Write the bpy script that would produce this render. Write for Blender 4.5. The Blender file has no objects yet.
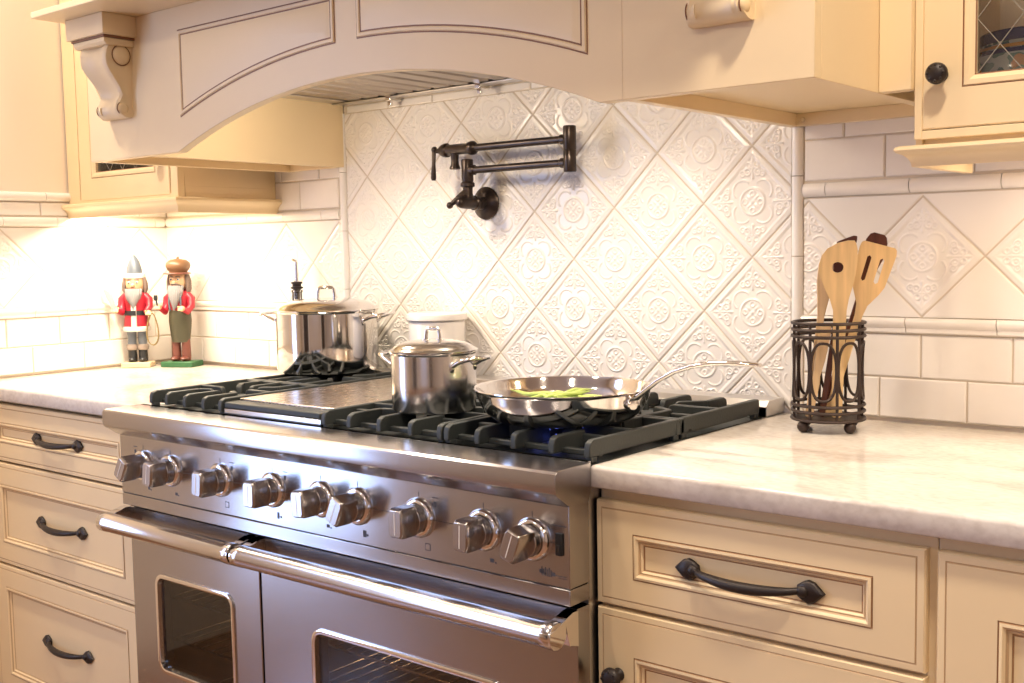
import bpy, math, random
import numpy as np
from mathutils import Vector, Matrix
random.seed(7)
PI = math.pi
SC = bpy.context.scene
COL = SC.collection
ORG = {}
DZ = 0.909            # counter top height

# ------------------------------------------------------------------ materials
def new_mat(name):
    m = bpy.data.materials.new(name); m.use_nodes = True
    nt = m.node_tree
    return m, nt, nt.nodes['Principled BSDF']

def mat(name, col, rough=0.5, metal=0.0, spec=0.5, var=0.0, vscale=8.0, bump=0.0, bscale=60.0, coat=0.0, stretch=(1, 1, 1)):
    m, nt, b = new_mat(name)
    b.inputs['Base Color'].default_value = (*col, 1)
    b.inputs['Roughness'].default_value = rough
    b.inputs['Metallic'].default_value = metal
    b.inputs['Specular IOR Level'].default_value = spec
    b.inputs['Coat Weight'].default_value = coat
    if var or bump:
        tc = nt.nodes.new('ShaderNodeTexCoord'); mp = nt.nodes.new('ShaderNodeMapping')
        mp.inputs['Scale'].default_value = stretch
        nt.links.new(tc.outputs['Object'], mp.inputs['Vector'])
    if var:
        n = nt.nodes.new('ShaderNodeTexNoise'); n.inputs['Scale'].default_value = vscale; n.inputs['Detail'].default_value = 4
        nt.links.new(mp.outputs[0], n.inputs['Vector'])
        r = nt.nodes.new('ShaderNodeValToRGB')
        r.color_ramp.elements[0].position = .3; r.color_ramp.elements[1].position = .7
        r.color_ramp.elements[0].color = (*[c * (1 - var) for c in col], 1)
        r.color_ramp.elements[1].color = (*[min(1, c * (1 + var)) for c in col], 1)
        nt.links.new(n.outputs['Fac'], r.inputs['Fac']); nt.links.new(r.outputs['Color'], b.inputs['Base Color'])
    if bump:
        n = nt.nodes.new('ShaderNodeTexNoise'); n.inputs['Scale'].default_value = bscale; n.inputs['Detail'].default_value = 3
        nt.links.new(mp.outputs[0], n.inputs['Vector'])
        bp = nt.nodes.new('ShaderNodeBump'); bp.inputs['Strength'].default_value = bump; bp.inputs['Distance'].default_value = .001
        nt.links.new(n.outputs['Fac'], bp.inputs['Height']); nt.links.new(bp.outputs['Normal'], b.inputs['Normal'])
    return m

def brushed(name, col, rough, tangent, aniso=.75, streak=(1, 1, 1)):
    m, nt, b = new_mat(name)
    b.inputs['Base Color'].default_value = (*col, 1); b.inputs['Metallic'].default_value = 1
    b.inputs['Roughness'].default_value = rough; b.inputs['Anisotropic'].default_value = aniso
    c = nt.nodes.new('ShaderNodeCombineXYZ')
    for i in range(3): c.inputs[i].default_value = tangent[i]
    nt.links.new(c.outputs[0], b.inputs['Tangent'])
    tc = nt.nodes.new('ShaderNodeTexCoord'); mp = nt.nodes.new('ShaderNodeMapping'); mp.inputs['Scale'].default_value = streak
    n = nt.nodes.new('ShaderNodeTexNoise'); n.inputs['Scale'].default_value = 30; n.inputs['Detail'].default_value = 5
    nt.links.new(tc.outputs['Object'], mp.inputs['Vector']); nt.links.new(mp.outputs[0], n.inputs['Vector'])
    mr = nt.nodes.new('ShaderNodeMapRange'); mr.inputs['To Min'].default_value = rough * .8; mr.inputs['To Max'].default_value = rough * 1.25
    nt.links.new(n.outputs['Fac'], mr.inputs['Value']); nt.links.new(mr.outputs[0], b.inputs['Roughness'])
    return m

def emis(name, col, s):
    m, nt, b = new_mat(name)
    b.inputs['Base Color'].default_value = (*col, 1); b.inputs['Emission Color'].default_value = (*col, 1); b.inputs['Emission Strength'].default_value = s
    return m

def thin_glass(name, tint=(1, 1, 1), gloss=.08, rough=.02):
    m, nt, b = new_mat(name); nt.nodes.remove(b)
    out = nt.nodes['Material Output']
    t = nt.nodes.new('ShaderNodeBsdfTransparent'); t.inputs['Color'].default_value = (*tint, 1)
    g = nt.nodes.new('ShaderNodeBsdfGlossy'); g.inputs['Roughness'].default_value = rough
    f = nt.nodes.new('ShaderNodeFresnel'); f.inputs['IOR'].default_value = 1.45
    a = nt.nodes.new('ShaderNodeMath'); a.operation = 'MAXIMUM'; a.inputs[1].default_value = gloss
    mx = nt.nodes.new('ShaderNodeMixShader')
    nt.links.new(f.outputs[0], a.inputs[0]); nt.links.new(a.outputs[0], mx.inputs[0])
    nt.links.new(t.outputs[0], mx.inputs[1]); nt.links.new(g.outputs[0], mx.inputs[2]); nt.links.new(mx.outputs[0], out.inputs['Surface'])
    return m

M = {}
M['cream'] = mat('cream_paint', (.80, .63, .385), .38, spec=.4, var=.02, vscale=5)
M['glaze'] = mat('brown_glaze', (.22, .095, .04), .5)
M['cream_line'] = mat('worn_cream_edge', (.72, .55, .34), .5)
M['glaze_mid'] = mat('mid_brown_glaze', (.34, .185, .085), .5)
M['glaze2'] = mat('tan_glaze', (.52, .35, .19), .5)
M['wallpaint'] = mat('wall_paint', (.86, .74, .60), .8)
M['roomwall'] = mat('tan_wall_paint', (.55, .47, .40), .8)
M['darkdoor'] = mat('added_dark_door', (.035, .02, .014), .35)
M['white'] = mat('ceiling_white', (.85, .80, .72), .9)
M['subway'] = mat('white_glazed_tile', (.83, .775, .715), .16, var=.02, vscale=14, bump=.12, bscale=25)
M['grout'] = mat('grout', (.60, .51, .40), .85)
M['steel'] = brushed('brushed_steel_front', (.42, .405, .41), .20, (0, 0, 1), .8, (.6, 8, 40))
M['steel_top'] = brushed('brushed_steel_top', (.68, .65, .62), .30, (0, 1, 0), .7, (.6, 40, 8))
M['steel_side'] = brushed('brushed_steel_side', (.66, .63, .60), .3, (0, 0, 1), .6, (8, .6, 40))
M['bar'] = brushed('brushed_bar', (.60, .57, .55), .17, (0, 0, 1), .5, (.6, 20, 20))
M['knobmetal'] = brushed('knob_metal', (.43, .40, .38), .22, (0, 0, 1), .4, (3, 20, 20))
M['chrome'] = mat('polished_chrome', (.80, .78, .76), .06, 1)
M['pot'] = mat('polished_pot_steel', (.72, .69, .66), .09, 1)
M['pot_brushed'] = brushed('brushed_pot_steel', (.68, .65, .62), .2, (0, 0, 1), .5, (30, 30, .5))
M['pot_lid'] = mat('satin_lid_steel', (.70, .66, .61), .17, 1)
M['iron'] = mat('cast_iron', (.028, .032, .030), .5, spec=.45, bump=.25, bscale=220)
M['black'] = mat('black_gap', (.012, .012, .012), .5)
M['bronze'] = mat('oil_rubbed_bronze', (.050, .036, .030), .3, .65, var=.25, vscale=30)
M['hardware'] = mat('dark_bronze_hardware', (.030, .022, .019), .42, .35, bump=.35, bscale=150)
M['wire'] = mat('brown_wire', (.045, .028, .022), .45, .4)
M['baffle'] = mat('satin_baffle_steel', (.40, .345, .295), .38, .9)
M['enamel'] = mat('dark_brown_enamel', (.11, .075, .048), .35, var=.2, vscale=6)
M['steel_dark'] = mat('filter_backing', (.22, .19, .165), .5)
M['griddle'] = brushed('griddle_plate', (.62, .53, .45), .26, (1, 0, 0), .5, (8, 1, 20))
M['ovenrack'] = mat('oven_rack', (.6, .55, .5), .2, 1)
M['bamboo'] = mat('bamboo', (.76, .52, .25), .45, var=.12, vscale=12, stretch=(8, 8, .6))
M['bamboo2'] = mat('pale_beech', (.72, .50, .28), .5, var=.14, vscale=12, stretch=(8, 8, .6))
M['rosewood'] = mat('rosewood', (.10, .028, .014), .35, var=.3, vscale=10, stretch=(8, 8, .6))
M['ceramic'] = mat('white_ceramic', (.86, .80, .74), .2, coat=.3)
M['bean'] = mat('green_bean', (.42, .52, .13), .4, var=.2, vscale=40)
M['flame'] = emis('gas_flame', (.14, .20, 1.0), 2.2)
M['lamp'] = emis('lamp_lens', (1.0, .86, .66), 14)
M['mark'] = mat('panel_marking', (.06, .055, .06), .5)
M['wood_floor'] = mat('oak_floor', (.22, .105, .05), .3, var=.35, vscale=4, stretch=(1, 12, 1))
M['inside'] = mat('cabinet_interior', (.66, .53, .36), .6)
M['pane'] = thin_glass('cabinet_pane')
M['ovenglass'] = thin_glass('oven_window_glass', (.62, .52, .42), .10, .03)
M['leading'] = mat('grey_leading', (.30, .27, .22), .5, .3)
M['clear'] = thin_glass('clear_bottle_glass', (.985, .985, .97), .1)
M['windowglass'] = thin_glass('window_glass', (1, 1, 1), .05)

def marble():
    m, nt, b = new_mat('pale_quartzite')
    tc = nt.nodes.new('ShaderNodeTexCoord'); mp = nt.nodes.new('ShaderNodeMapping')
    mp.inputs['Rotation'].default_value = (0, 0, .5); mp.inputs['Scale'].default_value = (1, 1.7, 1.4)
    nt.links.new(tc.outputs['Object'], mp.inputs['Vector'])
    n1 = nt.nodes.new('ShaderNodeTexNoise'); n1.inputs['Scale'].default_value = 5.5; n1.inputs['Detail'].default_value = 7; n1.inputs['Distortion'].default_value = .6
    n2 = nt.nodes.new('ShaderNodeTexNoise'); n2.inputs['Scale'].default_value = 70; n2.inputs['Detail'].default_value = 3
    for n in (n1, n2): nt.links.new(mp.outputs[0], n.inputs['Vector'])
    r = nt.nodes.new('ShaderNodeValToRGB'); e = r.color_ramp.elements
    e[0].position = .30; e[0].color = (.54, .48, .42, 1); e[1].position = .66; e[1].color = (.75, .70, .63, 1)
    x = e.new(.46); x.color = (.68, .62, .555, 1)
    nt.links.new(n1.outputs['Fac'], r.inputs['Fac'])
    mx = nt.nodes.new('ShaderNodeMix'); mx.data_type = 'RGBA'; mx.blend_type = 'MULTIPLY'; mx.inputs['Factor'].default_value = .5
    r2 = nt.nodes.new('ShaderNodeValToRGB'); r2.color_ramp.elements[0].position = .3; r2.color_ramp.elements[0].color = (.72, .68, .66, 1); r2.color_ramp.elements[1].position = .6
    nt.links.new(n2.outputs['Fac'], r2.inputs['Fac'])
    nt.links.new(r.outputs['Color'], mx.inputs['A']); nt.links.new(r2.outputs['Color'], mx.inputs['B'])
    nt.links.new(mx.outputs['Result'], b.inputs['Base Color'])
    b.inputs['Roughness'].default_value = .13
    return m
M['marble'] = marble()

def relief_mat():
    m, nt, b = new_mat('embossed_white_tile')
    a = nt.nodes.new('ShaderNodeAttribute'); a.attribute_name = 'grout'
    mx = nt.nodes.new('ShaderNodeMix'); mx.data_type = 'RGBA'
    mx.inputs['A'].default_value = (.83, .775, .715, 1); mx.inputs['B'].default_value = (.60, .51, .40, 1)
    nt.links.new(a.outputs['Fac'], mx.inputs['Factor']); nt.links.new(mx.outputs['Result'], b.inputs['Base Color'])
    mr = nt.nodes.new('ShaderNodeMapRange'); mr.inputs['To Min'].default_value = .2; mr.inputs['To Max'].default_value = .8
    nt.links.new(a.outputs['Fac'], mr.inputs['Value']); nt.links.new(mr.outputs[0], b.inputs['Roughness'])
    return m
M['relief'] = relief_mat()

# ------------------------------------------------------------------ mesh builder
class MB:
    def __init__(s): s.v = []; s.f = []; s.m = []; s.mi = 0
    def add(s, vs, fs, mi=None):
        o = len(s.v); s.v += [tuple(map(float, p)) for p in vs]
        for f in fs: s.f.append([i + o for i in f]); s.m.append(s.mi if mi is None else mi)
        return s
    def box(s, x0, y0, z0, x1, y1, z1, mi=None):
        v = [(x0,y0,z0),(x1,y0,z0),(x1,y1,z0),(x0,y1,z0),(x0,y0,z1),(x1,y0,z1),(x1,y1,z1),(x0,y1,z1)]
        return s.add(v, [(0,3,2,1),(4,5,6,7),(0,1,5,4),(1,2,6,5),(2,3,7,6),(3,0,4,7)], mi)
    def obox(s, p0, p1, w, h, up=(0, 0, 1)):
        p0 = Vector(p0); p1 = Vector(p1); d = (p1 - p0).normalized(); u = Vector(up); r = d.cross(u).normalized(); u = r.cross(d)
        v = []
        for p in (p0, p1):
            for a, b in ((-1,-1),(1,-1),(1,1),(-1,1)): v.append(p + r * a * w / 2 + u * b * h / 2)
        return s.add(v, [(0,1,2,3),(7,6,5,4),(0,4,5,1),(1,5,6,2),(2,6,7,3),(3,7,4,0)])
    def prism(s, poly, axis, a, b, mi=None):
        # poly of 2D points; axis 'x': (y,z) ; 'y': (x,z) ; 'z': (x,y)
        def P(p, t): return {'x': (t, p[0], p[1]), 'y': (p[0], t, p[1]), 'z': (p[0], p[1], t)}[axis]
        n = len(poly); v = [P(p, a) for p in poly] + [P(p, b) for p in poly]
        f = [tuple(range(n)), tuple(range(2 * n - 1, n - 1, -1))] + [(i, i + n, (i + 1) % n + n, (i + 1) % n) for i in range(n)]
        return s.add(v, f, mi)
    def lathe(s, prof, c=(0, 0, 0), axis='z', n=32, mi=None, arc=None, sx=1, sy=1):
        # prof: list of (r, h) ; closed with caps when r==0
        vs = []; fs = []
        def P(r, t, h):
            a, b = r * math.cos(t) * sx, r * math.sin(t) * sy
            q = {'z': (a, b, h), 'x': (h, a, b), 'y': (a, h, b), '-y': (a, -h, -b)}[axis]
            return (q[0] + c[0], q[1] + c[1], q[2] + c[2])
        for r, h in prof:
            for i in range(n): vs.append(P(r, 2 * PI * i / n, h))
        for k in range(len(prof) - 1):
            for i in range(n):
                j = (i + 1) % n; fs.append((k * n + i, k * n + j, k * n + n + j, k * n + n + i))
        if prof[0][0] > 1e-6: fs.append(tuple(range(n - 1, -1, -1)))
        if prof[-1][0] > 1e-6: fs.append(tuple(range((len(prof) - 1) * n, len(prof) * n)))
        return s.add(vs, fs, mi)
    def lathe_open(s, prof, c=(0, 0, 0), n=48):
        vs = []; fs = []
        for r, h in prof:
            for i in range(n): vs.append((r * math.cos(2 * PI * i / n) + c[0], r * math.sin(2 * PI * i / n) + c[1], h + c[2]))
        for k in range(len(prof) - 1):
            for i in range(n):
                j = (i + 1) % n; fs.append((k * n + i, k * n + j, k * n + n + j, k * n + n + i))
        return s.add(vs, fs)
    def tube(s, pts, r, n=8, closed=False, flat=1.0, upv=(0, 0, 1)):
        pts = [Vector(p) for p in pts]; k = len(pts); vs = []; fs = []
        rad = r if isinstance(r, (list, tuple)) else [r] * k
        prev = None
        for i, p in enumerate(pts):
            if closed: d = pts[(i + 1) % k] - pts[i - 1]
            else: d = pts[min(i + 1, k - 1)] - pts[max(i - 1, 0)]
            d.normalize()
            if prev is None:
                u = Vector(upv)
                if abs(d.dot(u)) > .95: u = Vector((1, 0, 0))
                a = d.cross(u).normalized()
            else: a = (prev - d * prev.dot(d)).normalized()
            prev = a; b = d.cross(a)
            for j in range(n):
                t = 2 * PI * j / n; vs.append(p + a * math.cos(t) * rad[i] + b * math.sin(t) * rad[i] * flat)
        for i in range(k if closed else k - 1):
            i2 = (i + 1) % k
            for j in range(n):
                j2 = (j + 1) % n; fs.append((i * n + j, i * n + j2, i2 * n + j2, i2 * n + j))
        if not closed:
            fs.append(tuple(range(n - 1, -1, -1))); fs.append(tuple(range((k - 1) * n, k * n)))
        return s.add(vs, fs)
    def sphere(s, c, r, n=16, sc=(1, 1, 1)):
        prof = [(0, -1)] + [(math.sin(PI * i / (n // 2)), -math.cos(PI * i / (n // 2))) for i in range(1, n // 2)] + [(0, 1)]
        vs = []; fs = []
        for a, h in prof:
            for i in range(n): vs.append((c[0] + r * sc[0] * a * math.cos(2 * PI * i / n), c[1] + r * sc[1] * a * math.sin(2 * PI * i / n), c[2] + r * sc[2] * h))
        for k in range(len(prof) - 1):
            for i in range(n):
                j = (i + 1) % n; fs.append((k * n + i, k * n + j, k * n + n + j, k * n + n + i))
        return s.add(vs, fs)
    def rings(s, loops, closed_end=True, mis=None):
        # loops: list of equal-length 3D loops, bridged in turn; last one capped
        n = len(loops[0]); o = 0; vs = [p for l in loops for p in l]; base = len(s.v)
        s.v += [tuple(map(float, p)) for p in vs]
        for k in range(len(loops) - 1):
            for i in range(n):
                j = (i + 1) % n
                s.f.append([base + k * n + i, base + k * n + j, base + k * n + n + j, base + k * n + n + i]); s.m.append(mis[k] if mis else s.mi)
        if closed_end: s.f.append([base + (len(loops) - 1) * n + i for i in range(n)]); s.m.append(s.mi)
        return s
    def build(s, name, m, parent=None, world=True, smooth=40, bevel=0, seg=2, fixn=True):
        me = bpy.data.meshes.new(name)
        o = ORG.get(parent.name, Vector()) if (parent is not None and world) else Vector()
        me.from_pydata([(p[0] - o.x, p[1] - o.y, p[2] - o.z) for p in s.v], [], s.f)
        ms = m if isinstance(m, (list, tuple)) else [m]
        for k in ms: me.materials.append(M[k])
        if len(ms) > 1: me.polygons.foreach_set('material_index', s.m)
        if fixn:
            import bmesh
            bm = bmesh.new(); bm.from_mesh(me); bmesh.ops.remove_doubles(bm, verts=bm.verts, dist=1e-6)
            bmesh.ops.recalc_face_normals(bm, faces=bm.faces); bm.to_mesh(me); bm.free()
        if smooth:
            me.polygons.foreach_set('use_smooth', [True] * len(me.polygons)); me.set_sharp_from_angle(angle=math.radians(smooth))
        ob = bpy.data.objects.new(name, me); COL.objects.link(ob)
        if parent is not None:
            ob.parent = parent; ORG[ob.name] = ORG.get(parent.name, Vector())
        if bevel:
            b = ob.modifiers.new('soft_edges', 'BEVEL'); b.width = bevel; b.segments = seg; b.limit_method = 'ANGLE'; b.angle_limit = math.radians(40)
        return ob

def thing(name, label, cat, loc=(0, 0, 0), rz=0, group=None):
    o = bpy.data.objects.new(name, None); COL.objects.link(o); o.location = loc; o.rotation_euler = (0, 0, rz)
    o.empty_display_size = .05; ORG[o.name] = Vector(loc)
    return tag(o, label, cat, group)
def tag(o, label, cat, group=None):
    o['label'] = label; o['category'] = cat
    if group: o['group'] = group
    return o
def struct(o): o['kind'] = 'structure'; return o
def rect(x0, x1, z0, z1): return [(x0, z0), (x1, z0), (x1, z1), (x0, z1)]
def rrect(x0, x1, z0, z1, r, n=6):
    out = []
    for cx, cz, a0 in ((x1 - r, z0 + r, -PI / 2), (x1 - r, z1 - r, 0), (x0 + r, z1 - r, PI / 2), (x0 + r, z0 + r, PI)):
        for i in range(n + 1):
            a = a0 + PI / 2 * i / n; out.append((cx + r * math.cos(a), cz + r * math.sin(a)))
    return out
def inset(poly, d):
    # inset a CCW closed polygon by d (mitred)
    n = len(poly); out = []
    for i in range(n):
        p0, p1, p2 = Vector(poly[i - 1]), Vector(poly[i]), Vector(poly[(i + 1) % n])
        a = (p1 - p0).normalized(); b = (p2 - p1).normalized()
        na, nb = Vector((-a.y, a.x)), Vector((-b.y, b.x)); m = (na + nb)
        if m.length < 1e-6: m = na
        m.normalize(); k = d / max(.3, m.dot(na)); out.append(tuple(p1 + m * k))
    return out
def lift(poly, y): return [(p[0], y, p[1]) for p in poly]

# ------------------------------------------------------------------ room shell
WX0, WX1 = -.898, 2.35
wall_back = struct(MB().box(WX0 - .1, .004, 0, WX1, .12, 2.6).build('wall_back', 'wallpaint'))
wall_left = struct(MB().box(WX0 - .12, -1.63, 0, WX0 - .004, .004, 2.6).box(WX0 - .12, -4.6, 0, WX0 - .004, -2.35, 2.6)
    .box(WX0 - .12, -2.35, 2.15, WX0 - .004, -1.63, 2.6).box(WX0 - .12, -2.35, 0, WX0 - .004, -1.63, .25).build('wall_left', 'wallpaint'))
struct(MB().box(WX0 - .1, -4.6, -.06, 4.6, .1, 0).build('floor', 'wood_floor'))
struct(MB().box(WX0 - .1, -4.6, 2.6, 4.6, .1, 2.68).build('ceiling', 'white'))
struct(MB().box(WX0 - .12, -4.7, 0, 4.6, -4.6, 2.6).build('wall_front', 'roomwall'))
struct(MB().box(4.5, -4.6, 0, 4.6, .12, 2.6).box(WX1, .004, 0, 4.5, .12, 2.6).build('wall_right', 'roomwall'))
dm = MB()
for x0, x1 in ((-.3, .55), (3.2, 4.1)):
    dm.box(x0 - .1, -4.598, 0, x0, -4.56, 2.15).box(x1, -4.598, 0, x1 + .1, -4.56, 2.15).box(x0 - .1, -4.598, 2.05, x1 + .1, -4.56, 2.15)
    dm.box(x0, -4.598, 0, x1, -4.575, 2.05, 1)
struct(dm.build('added_door_1', ['white', 'darkdoor']))  # unseen doors, added to give the pots dark vertical stripes to reflect
w2 = MB()
for x in (1.35, 1.95, 2.55): w2.box(x, -4.599, .95, x + .06, -4.56, 2.15)
for z in (.95, 1.52, 2.09): w2.box(1.35, -4.599, z, 2.61, -4.562, z + .06)
win2 = struct(w2.build('added_window_2', 'white'))  # unseen window behind the camera, added for bluish stripes in the pot reflections
MB().box(1.36, -4.596, .96, 2.60, -4.590, 2.14).build('window_pane', 'windowglass', win2)
wf = MB()
for y in (-2.35, -1.69): wf.box(WX0 - .09, y, .25, WX0 - .03, y + .06, 2.15)
for z in (.25, 1.17, 2.09): wf.box(WX0 - .085, -2.35, z, WX0 - .035, -1.63, z + .06)
win = struct(wf.build('window_1', 'white'))
MB().box(WX0 - .064, -2.31, .29, WX0 - .060, -1.67, 2.11).build('window_pane', 'windowglass', win)

# ---- embossed tile height field
def ornament(u, v):
    """relief height (0..1) of one 45-degree tile, u,v in tile units where the half diagonal = 1"""
    a = np.abs(u); b = np.abs(v)
    w = .0145
    def ring(cx, cy, r, x, y, ww=w): return np.exp(-((np.hypot(x - cx, y - cy) - r) / ww) ** 2)
    def seg(x0, y0, x1, y1, x, y, ww=w):
        dx, dy = x1 - x0, y1 - y0; t = np.clip(((x - x0) * dx + (y - y0) * dy) / (dx * dx + dy * dy), 0, 1)
        return np.exp(-(np.hypot(x - x0 - t * dx, y - y0 - t * dy) / ww) ** 2)
    h = np.zeros_like(u)
    rr = np.hypot(a, b)
    h = np.maximum(h, ring(0, 0, .235, a, b, .018))
    d = (a + b) / 1.4142; e = np.abs(a - b) / 1.4142                     # petals of the centre
    h = np.maximum(h, .8 * np.exp(-(((d - .10) / .05) ** 2 + (e / .028) ** 2)) * (rr < .2)); h = np.maximum(h, .8 * ring(.0, .15, .045, a, b, .013)); h = np.maximum(h, .8 * ring(.15, .0, .045, a, b, .013))
    h = np.maximum(h, .9 * np.exp(-(rr / .035) ** 2))
    lob = ring(.205, .205, .180, a, b)                                   # quatrefoil lobes
    h = np.maximum(h, .75 * lob * (rr > .26) * (np.minimum(a, b) > .075))
    for x, y in ((a, b), (b, a)):                                        # fleur at each corner (x = across, y = out)
        h = np.maximum(h, ring(.100, .530, .058, x, y)); h = np.maximum(h, ring(.195, .505, .048, x, y, .013))
        h = np.maximum(h, .8 * np.exp(-(np.hypot(x - .100, y - .530) / .022) ** 2)); h = np.maximum(h, .7 * np.exp(-(np.hypot(x - .195, y - .505) / .018) ** 2))
        h = np.maximum(h, ring(.075, .665, .045, x, y)); h = np.maximum(h, seg(0, .42, 0, .82, x, y, .020))
        h = np.maximum(h, seg(.0, .60, .13, .60, x, y)); h = np.maximum(h, .9 * np.exp(-((x / .030) ** 2 + ((y - .77) / .055) ** 2)))
    return h
def tile_height(u, v, half):
    """u,v metres from tile centre; returns height (m) and grout mask"""
    s = half - (np.abs(u) + np.abs(v)); dist = s / 1.4142                # distance from the tile edge
    g = np.clip(1 - (dist - .0011) / .0012, 0, 1)
    rim = np.clip((dist - .0008) / .0022, 0, 1); rim = rim * rim * (3 - 2 * rim)
    step = np.clip((dist - .0125) / .004, 0, 1); step = step * step * (3 - 2 * step)
    bead = np.exp(-((dist - .0105) / .0022) ** 2)
    h = .0022 * rim + .0007 * bead - .0017 * step + .0024 * ornament(u / half, v / half) * step
    return h, g
def relief_panel(name, parent, U0, U1, V0, V1, res, fn, place):
    nu = int((U1 - U0) / res) + 1; nv = int((V1 - V0) / res) + 1
    uu, vv = np.meshgrid(np.linspace(U0, U1, nu), np.linspace(V0, V1, nv))
    h, g = fn(uu, vv)
    co = np.stack(place(uu, vv, h), -1).reshape(-1, 3)
    idx = np.arange(nu * nv).reshape(nv, nu)
    q = np.stack([idx[:-1, :-1], idx[:-1, 1:], idx[1:, 1:], idx[1:, :-1]], -1).reshape(-1, 4)
    me = bpy.data.meshes.new(name); me.vertices.add(len(co)); me.vertices.foreach_set('co', co.ravel().astype(np.float32))
    me.loops.add(q.size); me.loops.foreach_set('vertex_index', q.ravel().astype(np.int32))
    me.polygons.add(len(q)); me.polygons.foreach_set('loop_start', np.arange(0, q.size, 4, dtype=np.int32))
    me.polygons.foreach_set('use_smooth', np.ones(len(q), dtype=bool))
    me.update(calc_edges=True); me.validate()
    at = me.attributes.new('grout', 'FLOAT', 'POINT'); at.data.foreach_set('value', g.ravel().astype(np.float32))
    me.materials.append(M['relief'])
    ob = bpy.data.objects.new(name, me); COL.objects.link(ob); ob.parent = parent
    return ob
TD = .2175; TH = TD / 2; TZ0 = 1.103
def field_center(x, z):
    # diagonal tile lattice: nodes at (i*TH, TZ0+j*TH) with i+j odd -> centres where i+j even
    p = (x / TH + (z - TZ0) / TH) / 2; q = (x / TH - (z - TZ0) / TH) / 2
    # nodes: i+j odd -> p,q half-integer ; centres have p,q integer
    cp = np.round(p); cq = np.round(q)
    cx = (cp + cq) * TH; cz = TZ0 + (cp - cq) * TH
    return tile_height(x - cx, z - cz, TH)
BD = .2150; BH = BD / 2; BZ = 1.2095
def band_fn(x_first):
    def fn(x, z):
        k = np.round((x - x_first) / BD); cx = x_first + k * BD
        h, g = tile_height(x - cx, z - BZ, BH)
        out = (np.abs(x - cx) + np.abs(z - BZ)) - BH                      # >0 : plain triangles
        d = out / 1.4142
        dx = np.abs(np.abs(x - cx) - BH)
        g2 = np.clip(1 - (d - .0011) / .0012, 0, 1)
        hp = np.clip((d - .0008) / .0022, 0, 1) * .0022
        return np.where(out > 0, hp, h), np.where(out > 0, g2, g)
    return fn
PX0, PX1 = -.0765, 1.1685
relief_panel('embossed_tile_panel', wall_back, PX0, PX1, DZ - .002, 1.5925, .0013, field_center, lambda u, v, h: (u, -h, v))
relief_panel('diamond_tile_band', wall_back, WX0, -.103, 1.1015, 1.3205, .0024, band_fn(-.3272), lambda u, v, h: (u, -h, v))
relief_panel('diamond_tile_band', wall_back, 1.1955, WX1, 1.1015, 1.3205, .0014, band_fn(1.4205), lambda u, v, h: (u, -h, v))
relief_panel('diamond_tile_band', wall_left, -1.2, 0, 1.1015, 1.3205, .0026, band_fn(-.524), lambda u, v, h: (WX0 + h, u, v))

def subway(mb, a0, a1, z0, z1, joint, pitch, place, g=.0015):
    k = math.floor((a0 - joint) / pitch); x = joint + k * pitch
    while x < a1:
        l, r = max(a0, x) + g, min(a1, x + pitch) - g
        if r - l > .006: place(mb, l, r, z0 + g, z1 - g)
        x += pitch
def on_back(mb, l, r, a, b):
    c = .0022
    o = rect(l, r, a, b); mb.rings([lift(o, .003), lift(o, -.0015), lift(inset(o, c), -.0035)])
def on_left(mb, l, r, a, b):
    c = .0022; o = rect(l, r, a, b); f = lambda p, x: [(x, q[0], q[1]) for q in p]
    mb.rings([f(o, WX0 - .003), f(o, WX0 + .0015), f(inset(o, c), WX0 + .0035)])
mb = MB()
for a0, a1, js in ((1.1955, WX1, (1.42, 1.345, 1.352, 1.2745)), (WX0, -.103, (-.35, -.42, -.265, -.34))):
    subway(mb, a0, a1, .991, 1.0705, js[0], .1565, on_back)
    subway(mb, a0, a1, .9155, .991, js[1], .1565, on_back)
    subway(mb, a0, a1, 1.3535, 1.431, js[2], .1565, on_back)
    subway(mb, a0, a1, 1.431, 1.508, js[3], .1565, on_back)
subway(mb, PX0, PX1, 1.5935, 1.6135, .083, .152, on_back)
subway(mb, PX0, PX1, 1.6135, 1.69, .02, .152, on_back)
mb.build('subway_tiles', 'subway', wall_back, smooth=0)
mb = MB()
subway(mb, -1.2, 0, .991, 1.0705, -.211, .1555, on_left); subway(mb, -1.2, 0, .9155, .991, -.294, .1555, on_left)
subway(mb, -1.2, 0, 1.3535, 1.392, -.405, .1555, on_left)
mb.build('subway_tiles', 'subway', wall_left, smooth=0)
mb = MB().box(1.1955, -.0003, .914, WX1, .004, 1.51).box(WX0, -.0003, .914, -.103, .004, 1.51).box(PX0, -.0003, 1.59, PX1, .004, 1.69)
mb.box(-.1035, -.0003, .914, PX0, .004, 1.6).box(PX1, -.0003, .914, 1.196, .004, 1.6)
mb.build('grout_bed', 'grout', wall_back, smooth=0)
MB().box(WX0 - .005, -1.2, .914, WX0 + .0003, 0, 1.39).build('grout_bed', 'grout', wall_left, smooth=0)

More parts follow.
